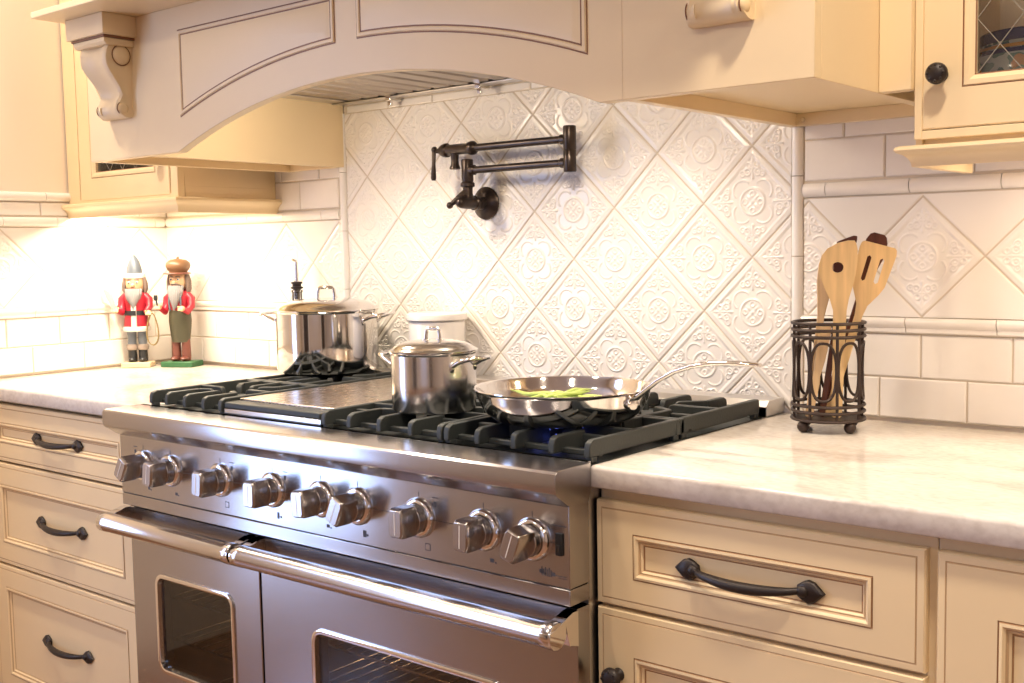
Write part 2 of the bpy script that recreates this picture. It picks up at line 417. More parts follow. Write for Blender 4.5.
def half_round(mb, a0, a1, z0, z1, joint, pitch, depth, mode):
    k = math.floor((a0 - joint) / pitch); x = joint + k * pitch; c = (z0 + z1) / 2; hw = (z1 - z0) / 2 - .001
    prof = [(-math.cos(PI * i / 10) * hw, math.sin(PI * i / 10) * depth) for i in range(11)] + [(hw, -.004), (-hw, -.004)]
    while x < a1:
        l, r = max(a0, x) + .0008, min(a1, x + pitch) - .0008
        if r - l > .004:
            if mode == 'back': mb.prism([(-d, c + h) for h, d in prof], 'x', l, r)
            elif mode == 'left': mb.prism([(WX0 + d, c + h) for h, d in prof], 'y', l, r)
            else: mb.prism([(c + h, -d) for h, d in prof], 'z', l, r)
        x += pitch
def chair(mb, a0, a1, joint, mode, z=1.0715):
    prof = [(.004, 0), (-.006, .0005), (-.009, .003), (-.009, .010), (-.013, .014), (-.016, .020), (-.015, .025), (-.011, .0285), (.004, .0285)]
    k = math.floor((a0 - joint) / .157); x = joint + k * .157
    while x < a1:
        l, r = max(a0, x) + .0008, min(a1, x + .157) - .0008
        if r - l > .004:
            if mode == 'back': mb.prism([(y, z + h) for y, h in prof], 'x', l, r)
            else: mb.prism([(WX0 - y, z + h) for y, h in prof], 'y', l, r)
        x += .157
mb = MB(); chair(mb, 1.1955, WX1, 1.395, 'back'); chair(mb, WX0 + .01, -.104, -.30, 'back'); struct(mb.build('trim_1', 'subway', wall_back))
mb = MB(); half_round(mb, 1.1955, WX1, 1.3225, 1.3515, 1.398, .157, .012, 'back'); half_round(mb, WX0 + .01, -.104, 1.3225, 1.3515, -.33, .157, .012, 'back'); struct(mb.build('trim_2', 'subway', wall_back))
mb = MB(); half_round(mb, DZ + .001, 1.60, PX1 + .001, 1.1945, 1.213, .152, .012, 'v'); half_round(mb, DZ + .001, 1.60, -.1025, PX0 - .001, 1.14, .152, .012, 'v'); struct(mb.build('trim_3', 'subway', wall_back))
mb = MB(); chair(mb, -1.2, -.012, -.44, 'left'); half_round(mb, -1.2, -.012, 1.3225, 1.3515, -.36, .157, .012, 'left'); half_round(mb, -1.2, -.012, 1.393, 1.4205, -.39, .157, .012, 'left'); struct(mb.build('trim_4', 'subway', wall_left))

# ------------------------------------------------------------------ cabinet fronts
def front_panel(mb, x0, x1, z0, z1, yf, th=.02, frame=(.06, .06), edge=True):
    """door / drawer front facing -y; material 0 paint, 1 dark glaze, 2 tan glaze"""
    o = rect(x0, x1, z0, z1); L = []; mi = []
    def ring(d, dep, m): L.append((d, dep)); mi.append(m)
    loops = [lift(o, yf + th)]; mats = []
    def go(poly, y, m): loops.append(lift(poly, y)); mats.append(m)
    go(o, yf + .004, 0)
    go(inset(o, .002), yf + .001, 0); go(inset(o, .007), yf + .0005, 0)
    go(inset(o, .0100), yf + .0005, 0); go(inset(o, .0112), yf + .0012, 2); go(inset(o, .0124), yf, 2)
    fx, fz = frame
    i0 = rect(x0 + fx, x1 - fx, z0 + fz, z1 - fz)
    go(i0, yf, 0)
    go(inset(i0, .0012), yf + .001, 1); go(inset(i0, .0024), yf - .001, 1)
    go(inset(i0, .006), yf - .002, 0); go(inset(i0, .0095), yf + .001, 0)
    go(inset(i0, .0108), yf + .003, 2); go(inset(i0, .013), yf + .003, 2)
    go(inset(i0, .0155), yf + .006, 0); go(inset(i0, .0165), yf + .0072, 1); go(inset(i0, .0178), yf + .0072, 1)
    mb.rings(loops, True, mats)
    return mb
def bow_pull(parent, cx, cz, yf, L):
    """dark cast pull with leaf shaped feet and bowed grip"""
    hx = L / 2
    m = MB(); n = 18; pts = []; rad = []; K = 1.3
    for i in range(n + 1):
        t = i / n; x = cx - hx * .74 + 2 * hx * .74 * t; s = math.sin(PI * t)
        pts.append((x, yf - .006 - .019 * s ** .55, cz - .005 * s)); rad.append(.0048 + .0034 * s)
    m.tube(pts, rad, 10)
    for sg in (-1, 1):
        px = cx + sg * hx * .785
        out = [(0, -.010), (.006, -.0125), (.013, -.0105), (.020, -.004), (.024, 0), (.020, .004), (.013, .0105), (.006, .0125), (0, .010), (-.006, .006), (-.007, 0), (-.006, -.006)]
        poly = [(px + sg * a * K, cz + b * K) for a, b in out]
        if sg < 0: poly = poly[::-1]
        m.rings([lift(poly, yf), lift(poly, yf - .004), lift(inset(poly, .003), yf - .0075)])
        m.sphere((px, yf - .006, cz), .0085, 12, (1.1, .8, 1))
    return m.build('handle', 'hardware', parent, smooth=50)
def mushroom_knob(parent, cx, cz, yf, r=.0165):
    m = MB().lathe([(0, -.001), (r * .62, 0), (r * .45, .005), (r * .36, .012), (r * .75, .016), (r, .020), (r * .97, .025), (r * .7, .0295), (r * .3, .031), (0, .0315)], (cx, yf, cz), '-y', 24)
    for i in range(8):
        a = 2 * PI * i / 8; m.sphere((cx + r * .72 * math.cos(a), yf - .0285, cz + r * .72 * math.sin(a)), r * .16, 8)
    return m.build('knob', 'hardware', parent, smooth=50)

YF = -.637
# left drawer stack
lb = thing('drawer_cabinet', 'cream three-drawer base cabinet left of the range', 'cabinet', (-.45, -.3, 0))
MB().box(WX0 + .003, -.60, .10, -.064, -.01, .8725).box(WX0 + .003, -.618, .09, -.806, -.60, .8725).box(-.100, -.618, .09, -.064, -.60, .8725).box(-.806, -.618, .866, -.100, -.60, .8725).box(WX0 + .003, -.55, 0, -.064, -.02, .10).build('body', 'cream', lb, bevel=.001)
for z0, z1, fz, hz in ((.7150, .864, .0475, .7885), (.4425, .7095, .056, .577), (.085, .437, .057, .2727)):
    d = front_panel(MB(), -.803, -.103, z0, z1, YF, .017, (.063, fz)).build('drawer', ['cream', 'glaze2', 'glaze2'], lb, smooth=25)
    bow_pull(d, -.449, hz, YF + .0065, .222)
# right base cabinets
rb = thing('base_cabinet', 'cream base cabinet right of the range, one drawer over a door', 'cabinet', (1.41, -.3, 0))
MB().box(1.1500, -.60, .10, 1.660, -.01, .8735).box(1.1500, -.620, .10, 1.6615, -.60, .8735).box(1.1500, -.55, 0, 1.660, -.02, .10).build('body', 'cream', rb, bevel=.001)
d = front_panel(MB(), 1.1510, 1.6515, .6945, .8545, YF, .017, (.0665, .045)).build('drawer', ['cream', 'glaze_mid', 'glaze2'], rb, smooth=25)
bow_pull(d, 1.4035, .7715, YF + .0065, .213)
d = front_panel(MB(), 1.1510, 1.6515, .115, .6885, YF, .017, (.0665, .068)).build('door', ['cream', 'glaze_mid', 'glaze2'], rb, smooth=25)
mushroom_knob(d, 1.1905, .589, YF)
rb2 = thing('base_cabinet', 'cream base cabinet with full-height door at the right picture edge', 'cabinet', (1.95, -.3, 0))
MB().box(1.6625, -.60, .10, 2.30, -.01, .8735).box(1.6625, -.620, .10, 2.30, -.60, .8735).box(1.6625, -.55, 0, 2.30, -.02, .10).build('body', 'cream', rb2, bevel=.001)
d = front_panel(MB(), 1.6655, 2.255, .115, .8545, YF, .017, (.0725, .0725)).build('door', ['cream', 'glaze_mid', 'glaze2'], rb2, smooth=25)
mushroom_knob(d, 2.22, .77, YF)

# countertops
def counter(name, label, x0, x1, yfront):
    t = .0345; z1 = DZ; z0 = DZ - t; r = .007
    prof = [(-.006, z0), (-.006, z1), (yfront + r, z1)]
    for i in range(1, 6):
        a = PI / 2 * i / 6; prof.append((yfront + r - r * math.sin(a), z1 - r + r * math.cos(a)))
    prof += [(yfront, z1 - r), (yfront, z0 + .004), (yfront + .003, z0)]
    return tag(MB().prism(prof, 'x', x0, x1).build(name, 'marble', None, bevel=.003, seg=3), label, 'countertop')
counter('countertop', 'pale veined stone countertop left of the range', WX0 + .005, -.058, -.650)
counter('countertop', 'pale veined stone countertop right of the range', 1.1515, 2.32, -.6515)

# ------------------------------------------------------------------ wall cabinets
def wall_cab(name, label, x0, x1, yf, glass_x0, glass_x1, knob_x, light_rail):
    t = thing(name, label, 'cabinet', ((x0 + x1) / 2, yf / 2, 1.39))
    b = MB(); top = 2.3; z0 = 1.389
    b.box(x0, yf + .02, z0, x0 + .018, -.004, top).box(x1 - .018, yf + .02, z0, x1, -.004, top).box(x0 + .012, yf + .014, z0 - .012, x1 - .012, yf + .03, z0 + .002)
    b.box(x0, yf + .02, z0 + .012, x1, -.004, z0 + .03).box(x0, yf + .02, top - .02, x1, -.004, top)
    b.box(x0, yf, z0, x0 + .0115, yf + .02, top).box(x1 - .03, yf, z0, x1, yf + .02, top).box(x0 + .0115, yf, z0, x1 - .03, yf + .02, z0 + .012)
    b.build('body', 'cream', t, bevel=.0012)
    bb = MB().box(x0 + .018, -.014, z0 + .03, x1 - .018, -.006, top - .02)
    k = x0 + .06
    while k < x1 - .03: bb.box(k - .002, -.0145, z0 + .03, k + .002, -.0139, top - .02, 1).box(k + .004, -.0145, z0 + .03, k + .007, -.0139, top - .02, 1); k += .055
    bb.build('back_panel', ['inside', 'glaze'], t, smooth=0)
    return t, z0, top
rc, z0, top = wall_cab('wall_cabinet', 'cream glass-fronted wall cabinet at upper right, above the utensil holder', 1.5375, 2.10, -.36, 0, 0, 0, 0)
def glass_door(parent, x0, x1, z0, z1, yf, fr, knob):
    o = rect(x0, x1, z0, z1); i0 = rect(x0 + fr, x1 - fr, z0 + fr, z1 - fr)
    i1 = inset(i0, .0015); i2 = inset(i0, .013); i3 = inset(i0, .016); i4 = inset(i0, .018)
    m = MB(); Y = yf
    loops = [lift(i4, Y + .018), lift(o, Y + .018), lift(o, Y + .002), lift(inset(o, .002), Y), lift(i0, Y), lift(i1, Y + .0012), lift(inset(i0, .003), Y - .001), lift(inset(i0, .0095), Y - .001), lift(i2, Y + .002), lift(i3, Y + .005), lift(i4, Y + .006), lift(i4, Y + .018)]
    m.rings(loops, False, [0, 0, 0, 0, 1, 0, 0, 0, 0, 1, 0])
    d = m.build('door', ['cream', 'glaze'], parent, smooth=25)
    gx0, gx1, gz0, gz1 = x0 + fr + .017, x1 - fr - .017, z0 + fr + .017, z1 - fr - .017
    MB().box(gx0, Y + .011, gz0, gx1, Y + .014, gz1).build('glass_pane', 'pane', d, smooth=0)
    l = MB(); w, h = gx1 - gx0, gz1 - gz0; p = .062
    for sg in (1, -1):                                         # diamond leading clipped to the pane
        c = -p * 12
        while c < w + h + p * 12:
            pts = []
            for tt in np.linspace(0, 1, 2):
                pass
            # line u + sg*v*0.8 = c
            cand = []
            for u in (0, w):
                v = (c - u) / (sg * .8)
                if 0 <= v <= h: cand.append((u, v))
            for v in (0, h):
                u = c - sg * .8 * v
                if 0 < u < w: cand.append((u, v))
            if len(cand) >= 2:
                a, b_ = cand[0], cand[1]
                l.obox((gx0 + a[0], Y + .010, gz0 + a[1]), (gx0 + b_[0], Y + .010, gz0 + b_[1]), .0010, .0010, (0, 1, 0))
            c += p
    l.build('leading', 'leading', d, smooth=0)
    mushroom_knob(d, knob[0], knob[1], Y, .0155)
    return d
glass_door(rc, 1.5490, 2.064, 1.402, 2.27, -.3605, .0560, (1.5765, 1.478))
def light_rail(parent, pieces, inner, bracket=None):
    m = MB()
    for x0, x1, yf, l_ret in pieces:
        prof = [(0, 0), (-.020, 0), (-.0245, -.002), (-.026, -.006), (-.0235, -.0095), (-.016, -.0125), (-.010, -.018), (-.007, -.024), (-.006, -.030), (0, -.030)]
        # front run with a mitred left end return
        zt = 1.3795
        lo = [(x0 + (a if l_ret else 0), yf + a, zt + h) for a, h in prof]; hi = [(x1, yf + a, zt + h) for a, h in prof]
        m.rings([lo, hi], True)
        if l_ret:
            lo2 = [(x0 + a, -.13 if parent is rc else -.004, zt + h) for a, h in prof]; m.rings([lo, lo2], True)
    return m.build('light_rail', 'cream', parent, smooth=35)
light_rail(rc, [(1.542, 2.10, -.358, True)], None)
m = MB().box(1.5465, -.345, 1.358, 1.585, -.325, 1.3895).box(1.537, -.352, 1.3498, 1.5475, -.12, 1.3895)
m.build('rail_bracket', 'cream', rc, bevel=.001)
MB().box(1.60, -.25, 1.382, 2.05, -.17, 1.4009).build('under_cabinet_lamp', 'white', rc, bevel=.002)
# jars inside
def pot_jar(x, y, z, s, label):
    t = thing('ceramic_jar', label, 'jar', (x, y, z - .004))
    q = s * .78
    prof = [(0, 0), (.045, 0), (.062, .02), (.070, .05), (.066, .085), (.055, .102), (.056, .106)]
    m = MB().lathe([(r * s, h * q) for r, h in prof] + [(.05 * s, .106 * q), (.05 * s, .03 * q), (0, .03 * q)], (0, 0, 0), 'z', 36)
    m.build('body', 'ceramic_painted', t, world=False)
    m = MB().lathe_open([(.0555 * s, .104 * q), (.0575 * s, .106 * q), (.0575 * s, .118 * q), (.056 * s, .12 * q)], (0, 0, 0), 36); m.build('blue_rim', 'navy', t, world=False)
    m = MB().lathe_open([(.0635 * s, .093 * q), (.0615 * s, .0965 * q), (.0597 * s, .0985 * q)], (0, 0, 0), 36); m.build('orange_band', 'ochre', t, world=False)
    m = MB().lathe_open([(.0665 * s, .0855 * q), (.064 * s, .0915 * q)], (0, 0, 0), 36); m.build('blue_band', 'navy', t, world=False)
M['navy'] = mat('navy_glaze', (.02, .03, .10), .15); M['ochre'] = mat('ochre_glaze', (.62, .30, .05), .15)
def painted():
    m, nt, b = new_mat('painted_ceramic')
    tc = nt.nodes.new('ShaderNodeTexCoord'); v = nt.nodes.new('ShaderNodeTexNoise'); v.inputs['Scale'].default_value = 22; v.inputs['Detail'].default_value = 2
    nt.links.new(tc.outputs['Object'], v.inputs['Vector'])
    r = nt.nodes.new('ShaderNodeValToRGB'); r.color_ramp.interpolation = 'CONSTANT'; e = r.color_ramp.elements
    e[0].position = 0; e[0].color = (.05, .13, .09, 1); e[1].position = .44; e[1].color = (.45, .47, .36, 1)
    x = e.new(.56); x.color = (.12, .22, .14, 1); x = e.new(.62); x.color = (.60, .26, .05, 1)
    nt.links.new(v.outputs['Fac'], r.inputs['Fac']); nt.links.new(r.outputs['Color'], b.inputs['Base Color']); b.inputs['Roughness'].default_value = .12
    return m
M['ceramic_painted'] = painted()
pot_jar(1.660, -.225, 1.4192, 1.32, 'green and orange painted jar with blue rim behind the glass of the wall cabinet')

rc.location.x -= .0055; rc.location.z -= .004
lc, z0, top = wall_cab('wall_cabinet', 'cream glass-fronted wall cabinet in the left corner behind the hood', WX0 + .002, -.3644, -.318, 0, 0, 0, 0)
# wider face frame stiles on the corner cabinet
MB().box(WX0 + .002, -.3182, 1.389, -.834, -.298, 2.3).build('face_stile', 'cream', lc, bevel=.001)
glass_door(lc, -.829, -.3985, 1.397, 2.27, -.3195, .0605, (-.441, 1.487))
m = MB(); prof = [(0, 0), (-.020, 0), (-.0245, -.002), (-.026, -.006), (-.0235, -.0095), (-.016, -.0125), (-.010, -.018), (-.007, -.024), (-.006, -.030), (0, -.030)]
lo = [(WX0 + .003, -.318 + a, 1.3895 + h * 1.3) for a, h in prof]; mi = [(-.3644 - a, -.318 + a, 1.3895 + h * 1.3) for a, h in prof]; hi = [(-.3644 - a, -.003, 1.3895 + h * 1.3) for a, h in prof]
m.rings([lo, mi, hi], True).build('light_rail', 'cream', lc, smooth=35)
MB().box(-.86, -.24, 1.383, -.42, -.16, 1.4009).build('under_cabinet_lamp', 'white', lc, bevel=.002)

lc.location.z -= .004
# ------------------------------------------------------------------ range hood
HX0, HX1, HY, HB = -.288, 1.4947, -.593, 1.462
HC = .603; AW = .546; AH = .102
hood = thing('range_hood', 'cream arched range hood with carved corbels over the cooktop', 'range hood', (HC, -.3, HB))
R_ = (AW * AW + AH * AH) / (2 * AH)
def arch(x, off=0): return HB + AH - R_ + math.sqrt(max(0, (R_ + off) ** 2 - (x - HC) ** 2))
outl = [(HX0, HB), (HC - AW, HB)]
N = 40
outl += [(HC - AW + 2 * AW * i / N, arch(HC - AW + 2 * AW * i / N)) for i in range(1, N)] + [(HC + AW, HB), (HX1, HB), (HX1, 1.7645), (HX0, 1.7645)]
MB().prism(outl, 'y', HY, HY + .022).build('face_board', 'cream', hood, smooth=20, bevel=.0012)
for a, b in ((HX0, HX0 + .02), (HX1 - .02, HX1)): MB().box(a, HY + .022, HB, b, -.004, 1.7645).build('side_panel', 'cream', hood, bevel=.001)
IL, IR = -.069, 1.1815
for a, b in ((IL - .018, IL), (IR, IR + .018)): MB().box(a, HY + .022, HB + .001, b, -.004, 1.66).build('inner_panel', 'cream', hood, bevel=.001)
for a, b in ((HX0 + .02, IL - .018), (IR + .018, HX1 - .02)):
    MB().box(a, HY + .022, HB + .024, b, -.004, HB + .036).box(a, -.022, HB + .001, b, -.004, HB + .024).build('soffit_panel', 'cream', hood, bevel=.0008)
MB().lathe([(0, 0), (.005, 0), (.004, .003), (0, .0035)], (1.214, -.022, HB + .012), '-y', 12).build('screw', 'chrome', hood)
# arched raised panels on the face
def arch_panel(x0, x1, ztop, off):
    n = 14; poly = [(x0 + (x1 - x0) * i / n, arch(x0 + (x1 - x0) * i / n, off)) for i in range(n + 1)] + [(x1, ztop), (x0, ztop)]
    y = HY
    L = [lift(poly, y + .001), lift(poly, y - .0006), lift(inset(poly, .0024), y - .0007), lift(inset(poly, .004), y - .0035), lift(inset(poly, .009), y - .0035), lift(inset(poly, .0105), y - .0016), lift(inset(poly, .0132), y - .0016), lift(inset(poly, .0165), y - .0025), lift(inset(poly, .024), y - .0042)]
    return MB().rings(L, True, [0, 1, 0, 0, 0, 1, 0, 0])
arch_panel(.071, .562, 1.716, .062).build('raised_panel', ['cream', 'glaze'], hood, smooth=25)
arch_panel(.6185, 1.1285, 1.716, .062).build('raised_panel', ['cream', 'glaze'], hood, smooth=25)
m = MB().box(1.1898, HY - .0004, HB + .001, 1.1908, HY + .001, 1.764); m.build('stile_joint', 'cream_line', hood, smooth=0)
MB().box(-.26, -.738, 1.7645, 1.466, -.004, 1.7785).build('mantel_shelf', 'cream', hood, bevel=.002)
MB().box(-.20, -.64, 1.7785, 1.406, -.004, 2.3).build('chimney_box', 'cream', hood, bevel=.002)
def corbel(cx):
    w = .0505
    body = [(0, 1.702), (.060, 1.702), (.0655, 1.69), (.067, 1.675), (.065, 1.660), (.057, 1.646), (.044, 1.630), (.031, 1.612), (.0250, 1.598), (.029, 1.588), (.0345, 1.578), (.036, 1.567), (.032, 1.556), (.022, 1.5495), (.006, 1.548), (0, 1.55)]
    m = MB(); pl = [(HY - d, z) for d, z in body]
    n = len(pl)
    def taper(z): return 1.06 - .26 * min(1, max(0, (1.69 - z) / .12)) + .12 * max(0, (1.58 - z) / .03)
    # front face dips in the middle (fluted)
    secs = (-1, -.86, -.45, 0, .45, .86, 1); loops = []
    for s_ in secs:
        ins = .004 if abs(s_) == 1 else (0 if abs(s_) > .8 else (.008 if s_ else .010))
        loops.append([(cx + s_ * w * taper(z), min(HY + .0, y + ins * (1 if HY - y > .012 else 0)), z) for y, z in pl])
    m.add(loops[0], [tuple(range(n))]); m.rings(loops, True)
    c = m.build('corbel', 'cream', hood, smooth=50)
    m = MB().prism([(HY, 1.7), (HY - .066, 1.7), (HY - .072, 1.706), (HY - .072, 1.7145), (HY, 1.7145)], 'x', cx - .062, cx + .062)
    m.build('corbel_cap', 'cream', c, bevel=.001)
    MB().box(cx - .0755, HY - .082, 1.7195, cx + .0755, HY, 1.7645).build('corbel_block', 'cream', c, bevel=.0015)
    MB().box(cx - .066, HY - .0745, 1.7146, cx + .066, HY, 1.7194).build('glaze_line', 'glaze', c, smooth=0)
    for sg in (1, -1):
        for cy, cz, r, tp in ((-.027, 1.681, .0215, 1.05), (-.0205, 1.568, .0140, .80)):
            x = cx + sg * w * tp * (1.0 if tp == 1 else 1.0); y = HY + cy
            sc = MB(); ln = MB(); prof = [(0, .007), (r * .5, .0065), (r * .85, .0045), (r, 0), (r, -.012)]
            sc.lathe([(a, sg * h) for a, h in prof], (x, y, cz), 'x', 20)
            pts = [(x + sg * .001, y + (r + .0004) * math.cos(t), cz + (r + .0004) * math.sin(t)) for t in np.linspace(0, 2 * PI, 28, endpoint=False)]
            ln.tube(pts, .0011, 6, True)
            sc.build('scroll', 'cream', c, smooth=50); ln.build('scroll_line', 'glaze', c)
corbel(-.155); corbel(2 * HC + .155)
# liner with baffle filters
LZ = 1.623
m = MB().box(IL + .001, -.045, LZ - .003, IR - .001, -.006, LZ + .012).box(IL + .001, -.565, LZ, IR - .001, -.54, LZ + .012).box(IL + .001, -.54, LZ, IL + .055, -.03, LZ + .012).box(IR - .055, -.54, LZ, IR - .001, -.03, LZ + .012)
liner = m.build('vent_liner', 'steel_top', hood, bevel=.0015)
m = MB(); x = IL + .075; k = 0
bx0 = IL + .07
MB().box(IL + .056, -.539, LZ + .0075, IR - .056, -.031, LZ + .0115).build('filter_backing', 'steel_dark', liner)
sl = MB()
for i in range(18):
    x = bx0 + i * .060
    if x > IR - .09: break
    sl.prism([(x, LZ + .004), (x + .004, LZ + .0003), (x + .043, LZ + .0003), (x + .047, LZ + .004), (x + .045, LZ + .009), (x + .002, LZ + .009)], 'y', -.535, -.046)
sl.build('baffle_filter', 'baffle', liner, smooth=30)
for x in (.145, .435, .73, 1.0):
    MB().box(x - .007, -.054, LZ - .014, x + .009, -.018, LZ + .001).box(x - .004, -.050, LZ - .026, x + .007, -.042, LZ - .012).build('filter_latch', 'chrome', liner, bevel=.001)
for x in (.235, .90):
    MB().lathe([(0, 0), (.027, 0), (.03, .004), (.034, .006), (.034, .012)], (x, -.46, LZ - .008), 'z', 24).build('hood_lamp', ['lamp'], liner)
hood.location.x -= .0115; hood.location.z -= .006
# fillers beside the hood
tag(MB().box(HX1 - .0115 + .0005, -.3725, 1.4565, 1.5315, -.35, 2.3).build('filler_panel', 'cream', None, bevel=.001), 'narrow cream filler board between hood side and right wall cabinet', 'panel')

# ------------------------------------------------------------------ range
RX0, RX1 = -.053, 1.1545
RB = 1.1475
rg = thing('gas_range', 'wide stainless steel gas range with nine knobs and two ovens', 'range', ((RX0 + RX1) / 2, -.35, 0))
MB().box(RX0 + .004, -.655, .09, RX0 + .022, -.03, .70).box(RB - .018, -.655, .09, RB, -.03, .70).box(.386, -.655, .12, .403, -.03, .70).box(RX0 + .004, -.655, .09, RB, -.03, .12).box(RX0 + .004, -.03, .09, RB, -.004, .905).box(RX0 + .004, -.655, .70, RB, -.03, .905).box(RX0 + .004, -.6515, .905, RB, -.09, .913).build('body', 'steel_side', rg, bevel=.001)
MB().box(RX0 + .02, -.60, .009, RX1 - .02, -.02, .09).build('toe_kick', 'black', rg)
for x in (RX0 + .06, RX1 - .06): MB().lathe([(.02, .009), (.02, .09)], (x, -.62, 0), 'z', 16).build('foot', 'black', rg)
prof = [(-.6525, .9225), (-.731, .9225), (-.7375, .9213), (-.7412, .918), (-.7424, .913), (-.7424, .895), (-.7412, .889), (-.737, .884), (-.728, .8785), (-.713, .868), (-.705, .864), (-.66, .864), (-.6525, .88)]
MB().prism(prof, 'x', RX0, RX1).build('landing_ledge', 'steel_bull', rg, smooth=30, bevel=.001) if False else None
M['steel_bull'] = M['steel']
MB().prism(prof, 'x', RX0, RX1).build('landing_ledge', 'steel', rg, smooth=24, bevel=.0008)
MB().box(RX0 + .004, -.6525, .9132, RB, -.6432, .9224).build('ledge_back', 'steel', rg)
cp = MB().box(RX0 + .004, -.7055, .7385, RX1 - .003, -.655, .8645).build('control_panel', 'steel', rg, bevel=.0015)
MB().box(RX0 + .004, -.7055, .712, RX1 - .003, -.655, .7372).build('lower_rail', 'steel', rg, bevel=.0015)
m = MB().box(RX0 + .006, -.7035, .7370, RX1 - .006, -.66, .7387)
m.build('panel_seam', 'black', rg, smooth=0)
KX = [.0385, .1365, .304, .4635, .6, .6955, .843, .984, 1.082]
KA = [30, 8, 5, 0, -4, 24, 0, 2, 20]
KZ = .8055; PY = -.7055
mk = MB()
mk.box(RX0 + .03, PY - .0003, KZ - .0005, RX1 - .012, PY + .001, KZ + .0005)
for i, x in enumerate(KX):
    mk.box(x - .0006, PY - .0003, KZ + .033, x + .0006, PY + .001, KZ + .043)
    zz = KZ - .047
    a = x + .018
    if i in (2, 6): mk.box(a - .006, PY - .0003, zz - .006, a + .006, PY + .001, zz + .006, 0); mk.box(a - .0048, PY - .0005, zz - .0048, a + .0048, PY + .001, zz + .0048, 1)
    elif i in (3, 5): mk.box(a - .007, PY - .0003, zz - .006, a - .001 if i == 3 else a + .001, PY + .001, zz + .006); mk.box(a + .002, PY - .0003, zz - .004, a + .006, PY + .001, zz)
    else: mk.box(a - .006, PY - .0003, zz - .003, a + .002, PY + .001, zz + .003); mk.box(a + .004, PY - .0003, zz - .004, a + .007, PY + .001, zz - .001)
    if i in (0, 2, 3, 6):
        b = x + (.036 if i else -.03)
        mk.box(b - .006, PY - .0003, KZ + .037, b + .008, PY + .001, KZ + .0385); mk.box(b - .0025, PY - .0003, KZ + .022, b + .0035, PY + .001, KZ + .031)
mk.box(1.118, PY - .0003, .832, 1.146, PY + .001, .8335)
for k in range(6): mk.box(1.098 + k * .0035, PY - .0003, .752, 1.100 + k * .0035, PY + .001, .766 - (k % 2) * .003)
mk.box(1.118, PY - .0003, .754, 1.124, PY + .001, .760); mk.box(1.124, PY - .0003, .7555, 1.146, PY + .001, .7568); mk.box(1.130, PY - .0003, .7525, 1.146, PY + .001, .7535)
mk.build('panel_markings', ['mark', 'steel'], cp, smooth=0)
MB().box(1.1275, PY - .004, .788, 1.1395, PY + .001, .822).box(1.1295, PY - .006, .790, 1.1375, PY - .003, .805).build('rocker_switch', 'black', cp, bevel=.001)
for x, a in zip(KX, KA):
    rot = Matrix.Rotation(math.radians(a), 4, 'Y')
    def T(vs): return [tuple(rot @ Vector(p) + Vector((x, PY, KZ))) for p in vs]
    m = MB().lathe([(0, 0), (.0245, 0), (.0245, .020), (.0235, .0235), (0, .0235)], (0, 0, 0), '-y', 32)
    # faceted grip bar on the hub
    poly = [(-.0125, -.0245), (.0125, -.0245), (.0165, -.017), (.0165, .017), (.0125, .0245), (-.0125, .0245), (-.0165, .017), (-.0165, -.017)]
    m.rings([lift(poly, -.021), lift(poly, -.052), lift(inset(poly, .003), -.058)])
    m.v = T(m.v)
    kb = m.build('knob', 'knobmetal', rg, smooth=30, bevel=.0008)
    b = MB().lathe([(0, -.0005), (.0335, -.0005), (.0335, .004), (.031, .008), (.0285, .0095), (.0255, .0095), (.025, .004)], (0, 0, 0), '-y', 40)
    b.v = T(b.v); b.build('bezel', 'chrome', kb)
    g = MB().box(-.0007, -.0586, -.018, .0007, -.05795, .018); g.v = T(g.v); g.build('pointer_line', 'ceramic', kb, smooth=0)
